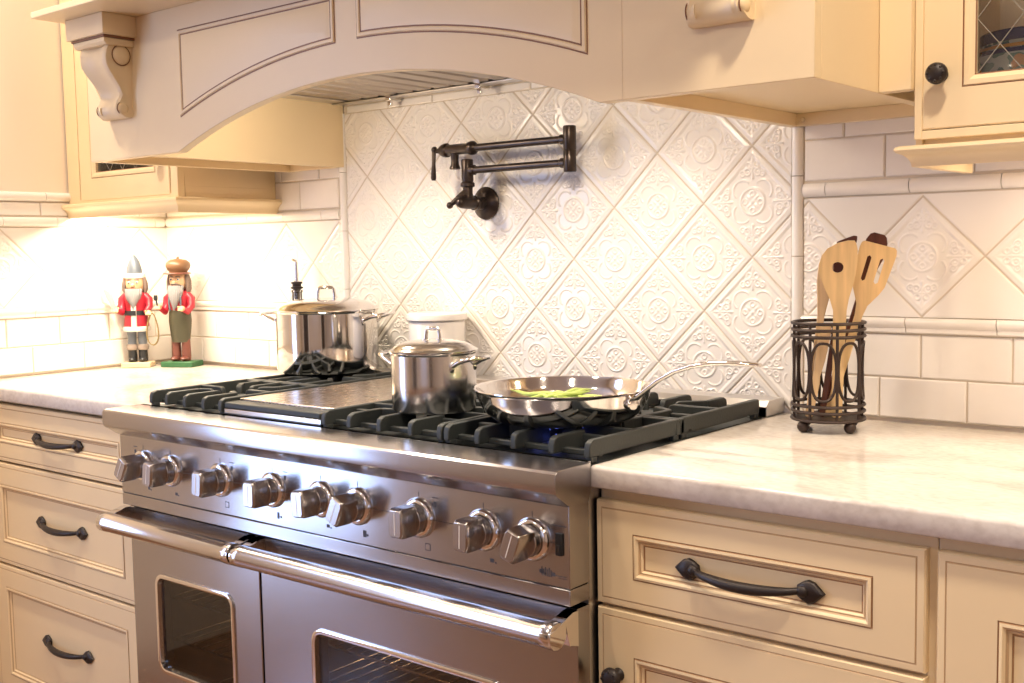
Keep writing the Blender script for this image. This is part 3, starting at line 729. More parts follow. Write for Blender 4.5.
# oven doors
def oven_door(x0, x1, wx0, wx1, wz0, wz1, hx0, hx1):
    o = rect(x0, x1, .105, .7045); wi = rrect(wx0, wx1, wz0, wz1, .022)
    m = MB(); y = -.689
    # front plate with a window hole: bridge the outer rectangle (resampled) to the rounded opening
    n = len(wi); cx, cz = (wx0 + wx1) / 2, (wz0 + wz1) / 2
    oo = []
    for i, p in enumerate(wi):
        q = i // 7; k = (i % 7) / 6
        cor = [(x1, .105), (x1, .7045), (x0, .7045), (x0, .105)][q]
        oo.append(cor)
    # distinct outer points per corner: slide half of them along the neighbouring sides a little
    for q in range(4):
        cor = oo[q * 7 + 3]; nx = [(-1, 0), (0, -1), (1, 0), (0, 1)][q]; nx2 = [(0, 1), (-1, 0), (0, -1), (1, 0)][q]
        for k in range(3):
            oo[q * 7 + k] = (cor[0] + nx[0] * .01 * (3 - k), cor[1] + nx[1] * .01 * (3 - k)); oo[q * 7 + 6 - k] = (cor[0] + nx2[0] * .01 * (3 - k), cor[1] + nx2[1] * .01 * (3 - k))
    m.rings([lift(wi, y + .032), lift(oo, y + .032), lift(oo, y + .0015), lift(inset(oo, .0015), y), lift(wi, y), lift(wi, y + .032)], False)
    d = m.build('oven_door', 'steel', rg, smooth=30)
    MB().rings([lift(inset(wi, -.006), y + .001), lift(inset(wi, -.006), y - .003), lift(inset(wi, -.003), y - .0045), lift(inset(wi, .003), y - .003), lift(inset(wi, .005), y + .006)], False).build('window_trim', 'chrome', d, smooth=50)
    MB().rings([lift(wi, y + .012), lift(inset(wi, .004), y + .005)]).build('window_glass', 'ovenglass', d)
    bar = MB().lathe([(0, hx0 + .001), (.0195, hx0 + .001), (.021, hx0 + .004), (.021, hx0 + .022), (.0202, hx0 + .024), (.0202, hx1 - .024), (.021, hx1 - .022), (.021, hx1 - .004), (.0195, hx1 - .001), (0, hx1 - .001)], (0, -.7405, .678), 'x', 32)
    h = bar.build('handle', 'bar', d, smooth=40)
    for a in (hx0, hx1 - .022):
        prof = [(y, .7035), (y - .012, .7035)]
        for i in range(9):
            t = math.radians(68 + i * 27); prof.append((-.7405 - .0212 * math.sin(t), .678 + .0212 * math.cos(t)))
        prof += [(-.712, .655), (y, .648)]
        MB().prism(prof, 'x', a, a + .022).build('bracket', 'chrome', h, smooth=35, bevel=.001)
oven_door(RX0 + .003, .3915, .044, .3035, .361, .5655, -.0685, .3885)
oven_door(.3975, RX1 - .003, .549, 1.003, .349, .5495, .3945, RX1)
MB().box(.3918, -.68, .105, .3972, -.655, .7045).build('door_gap', 'black', rg, smooth=0)
# oven cavities with racks and lamps
for a, b, lx in ((RX0 + .03, .380, .30), (.41, RB - .026, .80)):
    o = rect(a, b, .13, .69)
    cav = MB().rings([lift(o, -.655), lift(o, -.10)], True).build('oven_cavity', 'enamel', rg, smooth=0)
    for z in (.27, .405, .50):
        m = MB(); n = int((b - a) / .032)
        for i in range(1, n): x = a + (b - a) * i / n; m.tube([(x, -.63, z), (x, -.115, z)], .0022, 6)
        for y in (-.63, -.37, -.115): m.tube([(a + .002, y, z - .004), (b - .002, y, z - .004)], .003, 6)
        m.build('oven_rack', 'ovenrack', cav, smooth=60)
    MB().sphere((lx, -.112, .585), .016, 14, (1, .6, 1)).build('oven_lamp', 'lamp', cav)
    l = bpy.data.lights.new('oven_bulb', 'POINT'); l.energy = .9; l.color = (1, .72, .42); l.shadow_soft_size = .02
    lo_ = bpy.data.objects.new('oven_bulb', l); COL.objects.link(lo_); lo_.location = (lx, -.15, .575)
# cooktop pan
MB().box(RX0 + .01, -.643, .913, RX1 - .01, -.09, .9195).build('cooktop_pan', 'black_steel', rg) if False else None
MB().box(RX0 + .008, -.6435, .9131, RB - .001, -.0805, .9165).build('spill_tray', 'iron', rg)
MB().prism([(-.080, .9185), (-.080, .937), (-.068, .9485), (-.012, .9485), (-.0045, .945), (-.0045, .9185)], 'x', RX0, RX1 + .0025).build('back_guard', 'steel_top', rg, smooth=20, bevel=.001)
# griddle
GX0, GX1 = .2345, .529
gd = MB().box(GX0, -.640, .9166, GX1, -.10, .934).build('griddle', 'pot_lid', rg, bevel=.001)
MB().box(GX0 + .001, -.6405, .934, GX1 - .001, -.602, .9465).build('grease_lip', 'iron', gd, bevel=.003)
MB().box(GX0 + .002, -.602, .934, GX1 - .002, -.105, .9505).build('griddle_plate', 'griddle', gd, bevel=.002)
# burners + grates
GT = .953; T_ = .0115
def finger(m, p0, p1, zt=GT, zb=.926, ch=(0, 0)):
    """cast bar standing on edge from p0 to p1 (xy), chamfered at ends"""
    p0 = Vector((*p0, 0)); p1 = Vector((*p1, 0)); d = (p1 - p0); L = d.length; d.normalize(); r = Vector((d.y, -d.x, 0)) * (T_ / 2)
    prof = [(0, zb)]
    c = ch[0]
    if c: prof += [(0, zt - c), (c * .25, zt - c * .35), (c, zt)]
    else: prof += [(0, zt)]
    c = ch[1]
    if c: prof += [(L - c, zt), (L - c * .25, zt - c * .35), (L, zt - c)]
    else: prof += [(L, zt)]
    prof += [(L, zb)]
    a = [p0 + d * s_ + r + Vector((0, 0, z)) for s_, z in prof]; b = [p0 + d * s_ - r + Vector((0, 0, z)) for s_, z in prof]
    n = len(prof); m.add(a + b, [tuple(range(n)), tuple(range(2 * n - 1, n - 1, -1))] + [(i, i + n, (i + 1) % n + n, (i + 1) % n) for i in range(n)])
def grate(x0, x1, y0, y1, front):
    m = MB(); cx, cy = (x0 + x1) / 2, (y0 + y1) / 2; w = x1 - x0; h = T_ / 2
    finger(m, (x0 + h, y0), (x0 + h, y1), ch=(.012, .004)); finger(m, (x1 - h, y0), (x1 - h, y1), ch=(.012, .004))
    for k in (.245, .5, .755):
        x = x0 + w * k; l = .085 if k != .5 else .070
        finger(m, (x, y0), (x, y0 + l), ch=(.012, .0)); finger(m, (x, y1 - l * .8), (x, y1), ch=(0, .012 if not front else .003))
    # bars joining the finger tips round the burner
    finger(m, (x0 + h, cy), (cx - .042, cy), ch=(0, .008)); finger(m, (x1 - h, cy), (cx + .042, cy), ch=(0, .008))
    for sx in (-1, 1):
        for sy in (-1, 1):
            yy = (y0 + .083) if sy < 0 else (y1 - .066)
            finger(m, (cx + sx * w * .255, yy), (cx + sx * .032, cy + sy * .034), ch=(0, .008))
        finger(m, (cx + sx * w * .255, y0 + .083), (cx + sx * w * .5 - sx * h, y0 + .083), zt=GT - .006)
    finger(m, (cx, y0 + .068), (cx, cy - .04), ch=(0, .008)); finger(m, (cx, y1 - .054), (cx, cy + .04), ch=(0, .008))
    if not front: finger(m, (x0, y0 + h), (x1, y0 + h), zt=GT - .001)
    else: finger(m, (x0, y1 - h), (x1, y1 - h), zt=GT - .001)
    # low tie rail near the front and feet
    finger(m, (x0, y0 + .03), (x1, y0 + .03), zt=.9335, zb=.924)
    for fx in (x0 + h, x1 - h):
        for fy in (y0 + .012, y1 - .012): m.box(fx - h, fy - .008, .9166, fx + h, fy + .008, .927)
    return m.build('grate', 'iron', rg, smooth=30, bevel=.0018)
def burner(cx, cy, lit):
    m = MB().lathe([(0, 0), (.058, 0), (.056, .006), (.046, .010), (.044, .016), (.03, .0185), (0, .0185)], (cx, cy, .9166), 'z', 28)
    b = m.build('burner', 'iron', rg)
    if lit:
        f = MB()
        for i in range(20):
            a = 2 * PI * i / 20; f.lathe([(0, 0), (.003, .002), (.003, .005), (.0014, .010), (0, .014)], (cx + .052 * math.cos(a), cy + .052 * math.sin(a), .925), 'z', 8)
        f.build('flame', 'flame', b)
for x0, x1, lits in ((-.0275, .2295, (0, 0)), (.534, .839, (0, 0)), (.844, 1.1465, (1, 0))):
    grate(x0, x1, -.6435, -.3795, True); grate(x0, x1, -.3765, -.0885, False)
    for cy, l in ((-.5, lits[0]), (-.24, lits[1])): burner((x0 + x1) / 2, cy, l)

rg.location.z = -.0085; GT -= .0085
# ------------------------------------------------------------------ pots
def loop_handle(m, c, ang, z, r0, span, out, rad=.0048, drop=0.0):
    """two-footed loop handle on a round pot: ang direction, span half-angle"""
    pts = []
    for s_, (k, dz) in zip((-1, -1, -1, -.82, -.4, 0, .4, .82, 1, 1, 1), ((0, -.012), (.35, -.004), (.7, .001), (.93, .004), (1, .005), (1.0, .005), (1, .005), (.93, .004), (.7, .001), (.35, -.004), (0, -.012))):
        side = s_ * span; d = r0 - .002 + out * k
        x = d * math.cos(ang) - side * math.sin(ang) if False else 0
        b = math.sqrt(max(0, r0 * r0 - side * side)) - .002
        px = b + out * k
        pts.append((c[0] + px * math.cos(ang) - side * math.sin(ang), c[1] + px * math.sin(ang) + side * math.cos(ang), z + dz - drop * k))
    m.tube(pts, rad, 10, flat=.8)
    for s_ in (-1, 1):
        b = math.sqrt(r0 * r0 - span * span) - .001
        m.sphere((c[0] + b * math.cos(ang) - s_ * span * math.sin(ang), c[1] + b * math.sin(ang) + s_ * span * math.cos(ang), z - .012), .0085, 10, (.7, .7, 1.3))
def lid_loop(m, c, z, w, h, ang, rad=.004):
    ca, sa = math.cos(ang), math.sin(ang); pts = []
    for a, b in ((-1, 0), (-.97, .45), (-.88, .82), (-.68, .98), (0, 1), (.68, .98), (.88, .82), (.97, .45), (1, 0)):
        pts.append((c[0] + a * w * ca, c[1] + a * w * sa, z + b * h))
    m.tube(pts, rad, 10)
    for s_ in (-1, 1): m.lathe([(0, -.002), (.009, -.002), (.008, .003), (0, .004)], (c[0] + s_ * w * ca, c[1] + s_ * w * sa, z), 'z', 12)
CAM = (2.12814, -2.02038)
def toward_cam(c): return math.atan2(CAM[1] - c[1], CAM[0] - c[0])
def stew_pot(name, label, c, zb, zr, r, smat, dome, lidmat, handle_angle, hout, hspan, kn):
    t = thing(name, label, 'pot', (c[0], c[1], zb))
    H = zr - zb
    prof = [(0, 0), (r * .9, 0), (r * .97, .004), (r, .012), (r, H * .5), (r, H - .004), (r + .0035, H), (r + .0025, H + .0015), (r - .0025, H), (r - .003, .01), (0, .01)]
    if smat == 'pot_brushed': prof = [(0, 0), (r * .95, 0), (r * .985, .004), (r * .985, .018), (r, .0195)] + prof[4:]
    MB().lathe(prof, (c[0], c[1], zb), 'z', 64).build('body', smat, t, smooth=40)
    lp = [(r - .0035, H - .004), (r - .0032, H + .0018), (r + .004, H + .002), (r + .0045, H + .0035), (r - .001, H + .005)]
    for i in range(1, 9):
        a = i / 8; lp.append(((r - .004) * math.cos(a * PI / 2) ** .8 if i < 8 else 0, H + .005 + dome * math.sin(a * PI / 2)))
    lid = MB().lathe_open(lp, (c[0], c[1], zb), 64).build('lid', lidmat, t, smooth=40)
    m = MB(); lid_loop(m, c, zb + H + .004 + dome * .95, kn[0], kn[1], kn[2], kn[3]); m.build('lid_handle', 'chrome', lid, smooth=60)
    for a in (handle_angle, handle_angle + PI):
        m = MB(); loop_handle(m, c, a, zr - .012, r, hspan, hout, .0052); m.build('handle', 'chrome', t, smooth=60)
    return t
ca = toward_cam((.02, -.17))
stew_pot('stock_pot', 'large polished steel stock pot with domed lid on the rear left burner', (.02, -.17), GT + .0005, 1.095, .1245, 'pot', .026, 'pot', ca + 1.12, .050, .044, (.021, .028, ca + PI / 2, .0045))
ca = toward_cam((.71, -.52))
stew_pot('saucepan', 'small brushed steel pot with lid on the front burner beside the griddle', (.7065, -.518), GT + .0005, 1.052, .0785, 'pot_brushed', .017, 'pot_lid', ca + .85, .040, .032, (.013, .022, ca + PI / 2 - .15, .0038))
# skillet
pc = (.981, -.488); pz = GT + .0005
sk = thing('skillet', 'polished steel skillet holding green beans on the front right burner', 'pan', (pc[0], pc[1], pz))
prof = [(0, 0), (.108, 0), (.114, .0015), (.124, .007), (.134, .016), (.1415, .027), (.1465, .039), (.149, .050), (.151, .0545), (.1545, .0557), (.1540, .0572), (.1495, .0567), (.147, .051), (.1445, .040), (.1395, .0285), (.132, .0185), (.122, .0098), (.112, .005), (0, .0045)]
MB().lathe(prof, (pc[0], pc[1], pz), 'z', 72).build('body', 'pot', sk, smooth=50)
def pan_handle():
    th = math.radians(-4); dx, dy = math.cos(th), math.sin(th)
    path = [(.144, .038, .012, .006), (.153, .0455, .012, .005), (.17, .0585, .0085, .004), (.20, .080, .0070, .0042), (.232, .0965, .0080, .0045), (.265, .107, .0090, .0045), (.30, .113, .0100, .0045), (.335, .1155, .0108, .0042), (.368, .1155, .0100, .0038), (.384, .1145, .006, .003)]
    m = MB(); loops = []
    for d, z, w, h in path:
        l = []
        for j in range(14):
            a = 2 * PI * j / 14; u = w * math.cos(a); v = h * math.sin(a)
            l.append((pc[0] + dx * d - dy * u, pc[1] + dy * d + dx * u, pz + z + v))
        loops.append(l)
    m.add(loops[0], [tuple(range(14))]); m.rings(loops, True)
    h = m.build('handle', 'pot', sk, smooth=60)
    # round mounting plate against the wall of the pan
    m = MB()
    for s_ in (-1, 1):
        d = .1475; u = s_ * .011
        m.sphere((pc[0] + dx * d - dy * u, pc[1] + dy * d + dx * u, pz + .038), .0065, 10)
    m.sphere((pc[0] + dx * .1465, pc[1] + dy * .1465, pz + .040), .019, 14, (.55, .8, .85))
    m.build('mounting_plate', 'pot', h, smooth=60)
pan_handle()
nb = 0
for lay in range(5):
    for k in range(7 if lay < 4 else 5):
        a = random.uniform(-.9, .9) + (.5 if lay % 2 else -.2) + math.radians(130)
        R0 = .075 - lay * .008
        q = random.uniform(-R0, R0) * .9; q2 = random.uniform(-.02, .02); L = random.uniform(.10, .135); bend = random.uniform(-.010, .010)
        zc = pz + .0115 + lay * .0078 + random.uniform(0, .001)
        ux, uy = math.cos(a), math.sin(a); pts = []; rad = []
        bx, by = pc[0] - .012, pc[1] - .004
        for i in range(9):
            t = i / 8 - .5
            pts.append((bx + ux * (t * L + q2) - uy * (q + bend * (1 - 4 * t * t)), by + uy * (t * L + q2) + ux * (q + bend * (1 - 4 * t * t)), zc + .002 * math.sin(9 * t + k)))
            rad.append(.0038 * (1 - (abs(t) * 2) ** 5 * .75) * (1 + .06 * math.sin(i * 2.1)))
        loc = pts[4]
        o = thing('green_bean', 'slender green bean in the heap inside the steel skillet', 'green bean', loc, group='green beans in the skillet')
        MB().tube(pts, rad, 8).build('pod', 'bean', o)
        e = Vector(pts[-1]); d = (e - Vector(pts[-2])).normalized()
        MB().tube([e, e + d * .004, e + d * .007], [.0014, .001, .0006], 6).build('stem', 'bean', o)

# canister at the back of the range
cz = .9404
can = thing('canister', 'white ceramic canister with flat lid behind the small pot', 'canister', (.306, -.080, cz))
cn = (.306, -.080)
MB().lathe([(0, .0002), (.060, .0002), (.065, .004), (.067, .02), (.067, .127), (.0655, .132), (.060, .132), (.060, .01), (0, .01)], (cn[0], cn[1], cz), 'z', 48).build('body', 'ceramic', can)
MB().lathe([(0, .1325), (.070, .1325), (.0725, .135), (.073, .143), (.0715, .148), (.066, .1505), (0, .1515)], (cn[0], cn[1], cz), 'z', 48).build('lid', 'ceramic', can)
# oil bottle with pourer behind the stock pot
ob_ = thing('oil_bottle', 'clear glass bottle with steel pourer spout behind the stock pot', 'bottle', (-.215, -.065, DZ))
MB().lathe([(0, .001), (.032, .001), (.034, .006), (.034, .135), (.030, .155), (.018, .180), (.0135, .195), (.0130, .222), (.015, .224), (.015, .230), (.0115, .230), (.0115, .198), (.017, .178), (.028, .153), (.0315, .135), (.0315, .006), (0, .006)], (-.215, -.065, DZ), 'z', 32).build('body', 'clear', ob_)
m = MB().lathe([(0, .205), (.007, .205), (.0105, .228), (.0105, .232), (.0165, .234), (.0165, .238), (.012, .239), (.012, .246), (.0155, .247), (.0155, .251), (.006, .253), (.0045, .256)], (-.215, -.065, DZ), 'z', 20)
m.build('stopper', 'hardware', ob_)
m = MB().tube([(-.215, -.065, DZ + .25), (-.215, -.065, DZ + .28), (-.2155, -.065, DZ + .305)], [.0062, .0055, .005], 10).tube([(-.215, -.065, DZ + .305), (-.226, -.068, DZ + .309)], .0042, 8)
m.build('spout', 'chrome', ob_)

# ------------------------------------------------------------------ pot filler
pf = thing('pot_filler', 'dark bronze folding pot filler faucet on the embossed tile wall', 'faucet', (.402, 0, 1.345))
fx, fy, fz = .402, -.068, 1.345
MB().lathe([(0, -.002), (.0375, -.002), (.0385, .003), (.036, .006), (.032, .0075), (.029, .011), (.022, .0135), (.0155, .016), (.0145, .03)], (fx, -.003, fz), '-y', 36).build('wall_flange', 'bronze', pf)
m = MB().lathe([(0, -.002), (.0135, -.002), (.0135, .028), (.017, .030), (.017, .0365), (.0145, .039), (.0150, .062), (.0135, .078), (.0115, .086), (.007, .0915), (0, .093)], (fx, -.012, fz), '-y', 24)
vb = m.build('valve_body', 'bronze', pf)
MB().tube([(fx, fy - .006, fz + .022), (fx - .008, fy - .016, fz + .013), (fx - .017, fy - .026, fz + .003), (fx - .024, fy - .032, fz - .004)], [.0105, .009, .0065, .005], 12).sphere((fx - .026, fy - .034, fz - .006), .0080, 14).build('lever', 'bronze', vb)
MB().lathe([(.0125, .006), (.0115, .022), (.0115, .034), (.0165, .037), (.0165, .044), (.013, .048), (.0138, .051), (.0138, .096), (.0125, .0985), (0, .0985)], (fx, fy, fz), 'z', 28).build('pivot_post', 'bronze', pf)
zl, zu, xr = 1.4185, 1.4685, .694
MB().lathe([(0, fx + .01), (.0115, fx + .01), (.0115, fx + .022), (.0085, fx + .025), (.0083, xr - .025), (.0110, xr - .022), (.0110, xr - .01), (0, xr - .01)], (0, fy, zl), 'x', 24).build('lower_arm', 'bronze', pf)
MB().lathe([(0, 1.3985), (.0125, 1.3985), (.014, 1.4005), (.014, 1.4438), (.0132, 1.4448), (.014, 1.4458), (.014, 1.4935), (.0128, 1.496), (0, 1.496)], (xr, fy, 0), 'z', 28).build('elbow_post', 'bronze', pf)
ua = MB().lathe([(0, xr - .01), (.0110, xr - .01), (.0110, xr - .022), (.0083, xr - .025), (.0085, .432), (.0120, .428), (.0155, .424), (.0160, .416), (.0145, .410), (.0125, .406), (.0125, .344), (.0165, .341), (.0165, .335), (.0145, .328), (.0105, .320), (.006, .316), (.005, .3), (0, .3)], (0, fy, zu), 'x', 28).build('upper_arm', 'bronze', pf)
MB().tube([(.3025, fy - .002, zu + .006), (.3015, fy - .003, zu), (.3005, fy - .004, zu - .030), (.300, fy - .005, zu - .062), (.300, fy - .005, zu - .068)], [.0048, .0052, .0045, .0068, .0045], 12).sphere((.3025, fy - .002, zu + .0035), .0078, 14).build('shutoff_lever', 'bronze', ua)
MB().lathe([(0, -.0005), (.0105, -.0005), (.0095, -.010), (.0085, -.020), (.0095, -.030), (.0128, -.036), (.0128, -.040), (.0095, -.041), (0, -.041)], (.364, fy, zu - .005), 'z', 24).build('spout', 'bronze', ua)

# ------------------------------------------------------------------ utensil holder
ux, uy, uz = 1.310, -.150, DZ
UR = .0595
uh = thing('utensil_holder', 'brown wire utensil holder with oval loops on the right counter', 'utensil holder', (ux, uy, uz))
def circ(r, z, n=40): return [(ux + r * math.cos(2 * PI * i / n), uy + r * math.sin(2 * PI * i / n), uz + z) for i in range(n)]
for z, r in ((.190, UR + .002), (.1785, UR + .002), (.167, UR + .002), (.047, UR + .002), (.036, UR + .002), (.022, UR + .003)): MB().tube(circ(r, z), .0029, 8, True).build('ring_wire', 'wire', uh)
NO = 8
for k in range(NO):
    a0 = 2 * PI * (k + .35) / NO; hw = PI / NO * .93
    pts = []
    for i in range(36):
        t = 2 * PI * i / 36; da = hw * math.copysign(abs(math.cos(t)) ** .75, math.cos(t)); zz = math.sin(t); zz = math.copysign(abs(zz) ** .85, zz)
        zc = .107 + .050 * (zz if abs(zz) < 2 else 0)
        pts.append((ux + (UR) * math.cos(a0 + da), uy + UR * math.sin(a0 + da), uz + zc))
    MB().tube(pts, .0026, 8, True).build('oval_loop', 'wire', uh)
for k in range(NO):
    a0 = 2 * PI * (k + .85) / NO; MB().tube([(ux + UR * math.cos(a0), uy + UR * math.sin(a0), uz + z) for z in (.022, .190)], .0028, 8).build('upright_wire', 'wire', uh)
m = MB().lathe([(0, .0215), (UR + .001, .0215), (UR + .001, .0235), (0, .0235)], (ux, uy, uz), 'z', 40); m.build('base_plate', 'wire', uh)
for k in range(4):
    a0 = 2 * PI * (k + .5) / 4 + .35; MB().sphere((ux + (UR - .004) * math.cos(a0), uy + (UR - .004) * math.sin(a0), uz + .0105), .0105, 14).build('ball_foot', 'wire', uh)

def utensil(name, label, base, tip, head, material, wid=.011, th=.006, hole=None, face=None, curve=0.0):
    """flat wooden utensil: base/tip world points of the centre line, head = outline list of (t from tip down in m, left, right)"""
    b = Vector(base); t = Vector(tip); d = (t - b).normalized(); L = (t - b).length
    f = Vector(face) if face else Vector((CAM[0] - ux, CAM[1] - uy, 0)); f = (f - d * f.dot(d)).normalized(); r = d.cross(f).normalized() * -1
    # r : towards picture right when seen from f
    r = f.cross(d) * -1 if (f.cross(d)).dot(Vector((.77, .64, 0))) < 0 else f.cross(d)
    o = thing(name, label, 'utensil', tuple(b), group='wooden utensils in the wire holder')
    hl = head[-1][0]
    rows = [(0, head[0][1], head[0][2])] + head[1:] + [(L * .62, -wid * .55, wid * .55), (L - .004, -wid * .5, wid * .5), (L, -wid * .3, wid * .3)]
    def pt(s_, off, dep): return tuple(t - d * s_ + r * off + f * (dep + curve * math.sin(min(1, s_ / hl) * PI)))
    outline = [(s_, R) for s_, Lf, R in rows] + [(s_, Lf) for s_, Lf, R in rows[::-1]]
    m = MB(); n = len(outline); h = th / 2
    k = len(rows)
    # strip faces left-right so that holes can be cut by leaving gaps
    cols = []
    for (s_, Lf, R) in rows: cols.append((s_, Lf, R))
    def ladder(segs):
        for segl in segs:
            vs = []
            for s_, a, b2 in segl: vs += [pt(s_, a, h), pt(s_, b2, h), pt(s_, b2, -h), pt(s_, a, -h)]
            fs = []; q = len(segl)
            for i in range(q - 1):
                for j in range(4): fs.append((i * 4 + j, i * 4 + (j + 1) % 4, i * 4 + 4 + (j + 1) % 4, i * 4 + 4 + j))
            fs.append((0, 1, 2, 3)); fs.append(((q - 1) * 4, (q - 1) * 4 + 3, (q - 1) * 4 + 2, (q - 1) * 4 + 1))
            m.add(vs, fs)
    def width(s_):
        for i in range(len(cols) - 1):
            if cols[i][0] <= s_ <= cols[i + 1][0]:
                u = (s_ - cols[i][0]) / max(1e-9, cols[i + 1][0] - cols[i][0]); return (cols[i][1] + (cols[i + 1][1] - cols[i][1]) * u, cols[i][2] + (cols[i + 1][2] - cols[i][2]) * u)
        return cols[-1][1:]
    if not hole: ladder([cols])
    else:
        s0, s1, spans = hole(0)           # along the tool: holes live between s0 and s1
        S = sorted(set([c[0] for c in cols if c[0] < s0] + [s0])); ladder([[(s_, *width(s_)) for s_ in S]])
        S = sorted(set([c[0] for c in cols if c[0] > s1] + [s1])); ladder([[(s_, *width(s_)) for s_ in S]])
        S = list(np.linspace(s0, s1, 15)); segs = [[] for _ in range(len(spans(s0)) + 1)]
        for s_ in S:
            lo, hi = width(s_); cuts = spans(s_); e = [lo] + [x for c in cuts for x in c] + [hi]
            for j in range(len(cuts) + 1): segs[j].append((s_, e[2 * j], e[2 * j + 1]))
        ladder(segs)
    m.build('blade' if False else name.split('_')[-1] + '_body', material, o, smooth=30, bevel=.0012 if not hole else 0)
    return o
zb = uz + .0245
def P_(px_right, depth, z):   # picture-right / towards-camera offsets from holder centre
    return (ux + .769 * px_right + .53 * depth, uy + .639 * px_right - .847 * depth, z)
# round hole in the corner spoon
def hole_round(_):
    c, R = .046, .0095
    return c - R, c + R, (lambda s_: [(-.006 - math.sqrt(max(0, R * R - (s_ - c) ** 2)), -.006 + math.sqrt(max(0, R * R - (s_ - c) ** 2)))])
def hole_slots(_):
    def sp(s_):
        k = min(1, max(0, min(s_ - .022, .068 - s_) / .003)); hw = .0036 * math.sqrt(max(0, 1 - (1 - k) ** 2))
        return [(-.0105 - hw, -.0105 + hw), (.0115 - hw, .0115 + hw)]
    return .022, .068, sp
utensil('corner_spoon', 'pale bamboo corner spoon with one round hole, leftmost in the wire holder', P_(.012, .020, zb), P_(.017, .040, uz + .332),
        [(0, .010, .020), (.004, -.006, .023), (.014, -.024, .0255), (.026, -.033, .026), (.042, -.0375, .0255), (.060, -.0355, .0235), (.080, -.0275, .019), (.100, -.018, .014), (.120, -.0115, .011)], 'bamboo', .018, .007, hole_round)
utensil('slotted_turner', 'pale bamboo slotted turner with two slots, rightmost in the wire holder', P_(.000, -.004, zb), P_(.087, .012, uz + .324),
        [(0, -.026, .026), (.003, -.030, .030), (.012, -.0315, .032), (.070, -.0275, .0285), (.084, -.022, .023), (.108, -.009, .010), (.128, -.006, .007)], 'bamboo', .013, .006, hole_slots)
utensil('rosewood_spatula', 'dark rosewood spatula with pointed top behind the corner spoon', P_(-.012, .006, zb), P_(.034, .020, uz + .341),
        [(0, .006, .012), (.006, -.006, .0125), (.014, -.020, .012), (.04, -.022, .0115), (.07, -.018, .009), (.10, -.008, .007), (.12, -.005, .005)], 'rosewood', .010, .006)
utensil('rosewood_spoon', 'dark rosewood spoon with round top behind the slotted turner', P_(-.006, -.022, zb), P_(.092, -.022, uz + .343),
        [(0, -.008, .010), (.004, -.014, .015), (.014, -.018, .019), (.04, -.019, .020), (.065, -.014, .015), (.09, -.007, .008), (.11, -.005, .006)], 'rosewood', .010, .006)
utensil('beech_spoon', 'plain beech handle leaning left in the wire holder', P_(-.032, -.010, zb), P_(-.002, .001, uz + .30),
        [(0, -.010, .010), (.01, -.014, .014), (.04, -.014, .014), (.07, -.010, .010), (.10, -.006, .006)], 'bamboo2', .012, .006)
utensil('beech_fork', 'beech fork slanting low across the wire holder', P_(-.036, .012, zb), P_(-.004, .008, uz + .185),
        [(0, -.008, .008), (.02, -.010, .010), (.06, -.009, .009), (.09, -.006, .006)], 'bamboo2', .014, .006)

# ------------------------------------------------------------------ nutcrackers
NC = {'red': (.36, .015, .03), 'skin': (.62, .38, .22), 'hair': (.16, .11, .09), 'beard': (.20, .19, .195), 'grey': (.15, .17, .20), 'fur': (.62, .58, .54), 'brownfur': (.30, .24, .20),
      'blk': (.02, .02, .022), 'pine': (.72, .55, .34), 'olive': (.06, .055, .03), 'boot': (.16, .05, .035), 'green': (.03, .12, .045), 'tan': (.15, .075, .035), 'slate': (.09, .105, .13), 'gold': (.22, .15, .05), 'eye': (.04, .06, .10), 'lip': (.5, .1, .08)}
for k, v in NC.items(): M['n_' + k] = mat('nutcracker_' + k, v, .55 if k in ('fur', 'beard', 'hair', 'brownfur') else .4, bump=.8 if k in ('fur', 'beard', 'hair', 'brownfur') else 0, bscale=180)
def arm(t, side, hand, sleeve):
    m = MB().tube([(side * .026, 0, .212), (side * .038, -.002, .200), (side * .040, -.006, .178), (side * .036, -.022, .163), hand], [.011, .0125, .011, .0095, .008], 12)
    a = m.build('arm', sleeve, t, world=False, smooth=60)
    h = Vector(hand); m = MB().sphere(hand, .0088, 12)
    for k in range(4): m.tube([h + Vector((-.006 + k * .004, -.004, .002)), h + Vector((-.006 + k * .004, -.010, .002)), h + Vector((-.006 + k * .004, -.011, -.005))], .0023, 6)
    m.tube([h + Vector((-side * .006, -.002, .004)), h + Vector((-side * .009, -.008, .007))], .0024, 6)
    m.build('hand', 'n_skin', a, world=False, smooth=60)
def face(t, z, r):
    m = MB().lathe([(0, -r * 1.05), (r * .55, -r * 1.0), (r * .88, -r * .7), (r, -r * .1), (r * .98, r * .6), (r * .8, r * .95), (0, r)], (0, 0, z), 'z', 24)
    h = m.build('head', 'n_skin', t, world=False, smooth=60)
    MB().lathe([(0, 0), (.006, .001), (.005, .008), (0, .012)], (0, -r * .9, z - r * .15), '-y', 12).build('nose', 'n_skin', h, world=False)
    m = MB(); e = MB()
    for s_ in (-1, 1):
        e.sphere((s_ * r * .42, -r * .86, z + r * .15), .0042, 10); m.sphere((s_ * r * .42, -r * .98, z + r * .15), .0026, 8)
    e.build('eye', 'n_fur', h, world=False); m.build('pupil', 'n_eye', h, world=False)
    m = MB()
    for s_ in (-1, 1): m.tube([(s_ * r * .62, -r * .78, z + r * .42), (s_ * r * .4, -r * .93, z + r * .5), (s_ * r * .18, -r * .98, z + r * .42)], .0018, 6)
    m.build('eyebrow', 'n_hair', h, world=False)
    MB().tube([(-.008, -r * .93, z - r * .52), (0, -r * .98, z - r * .55), (.008, -r * .93, z - r * .52)], .002, 6).build('mouth', 'n_lip', h, world=False)
    return h
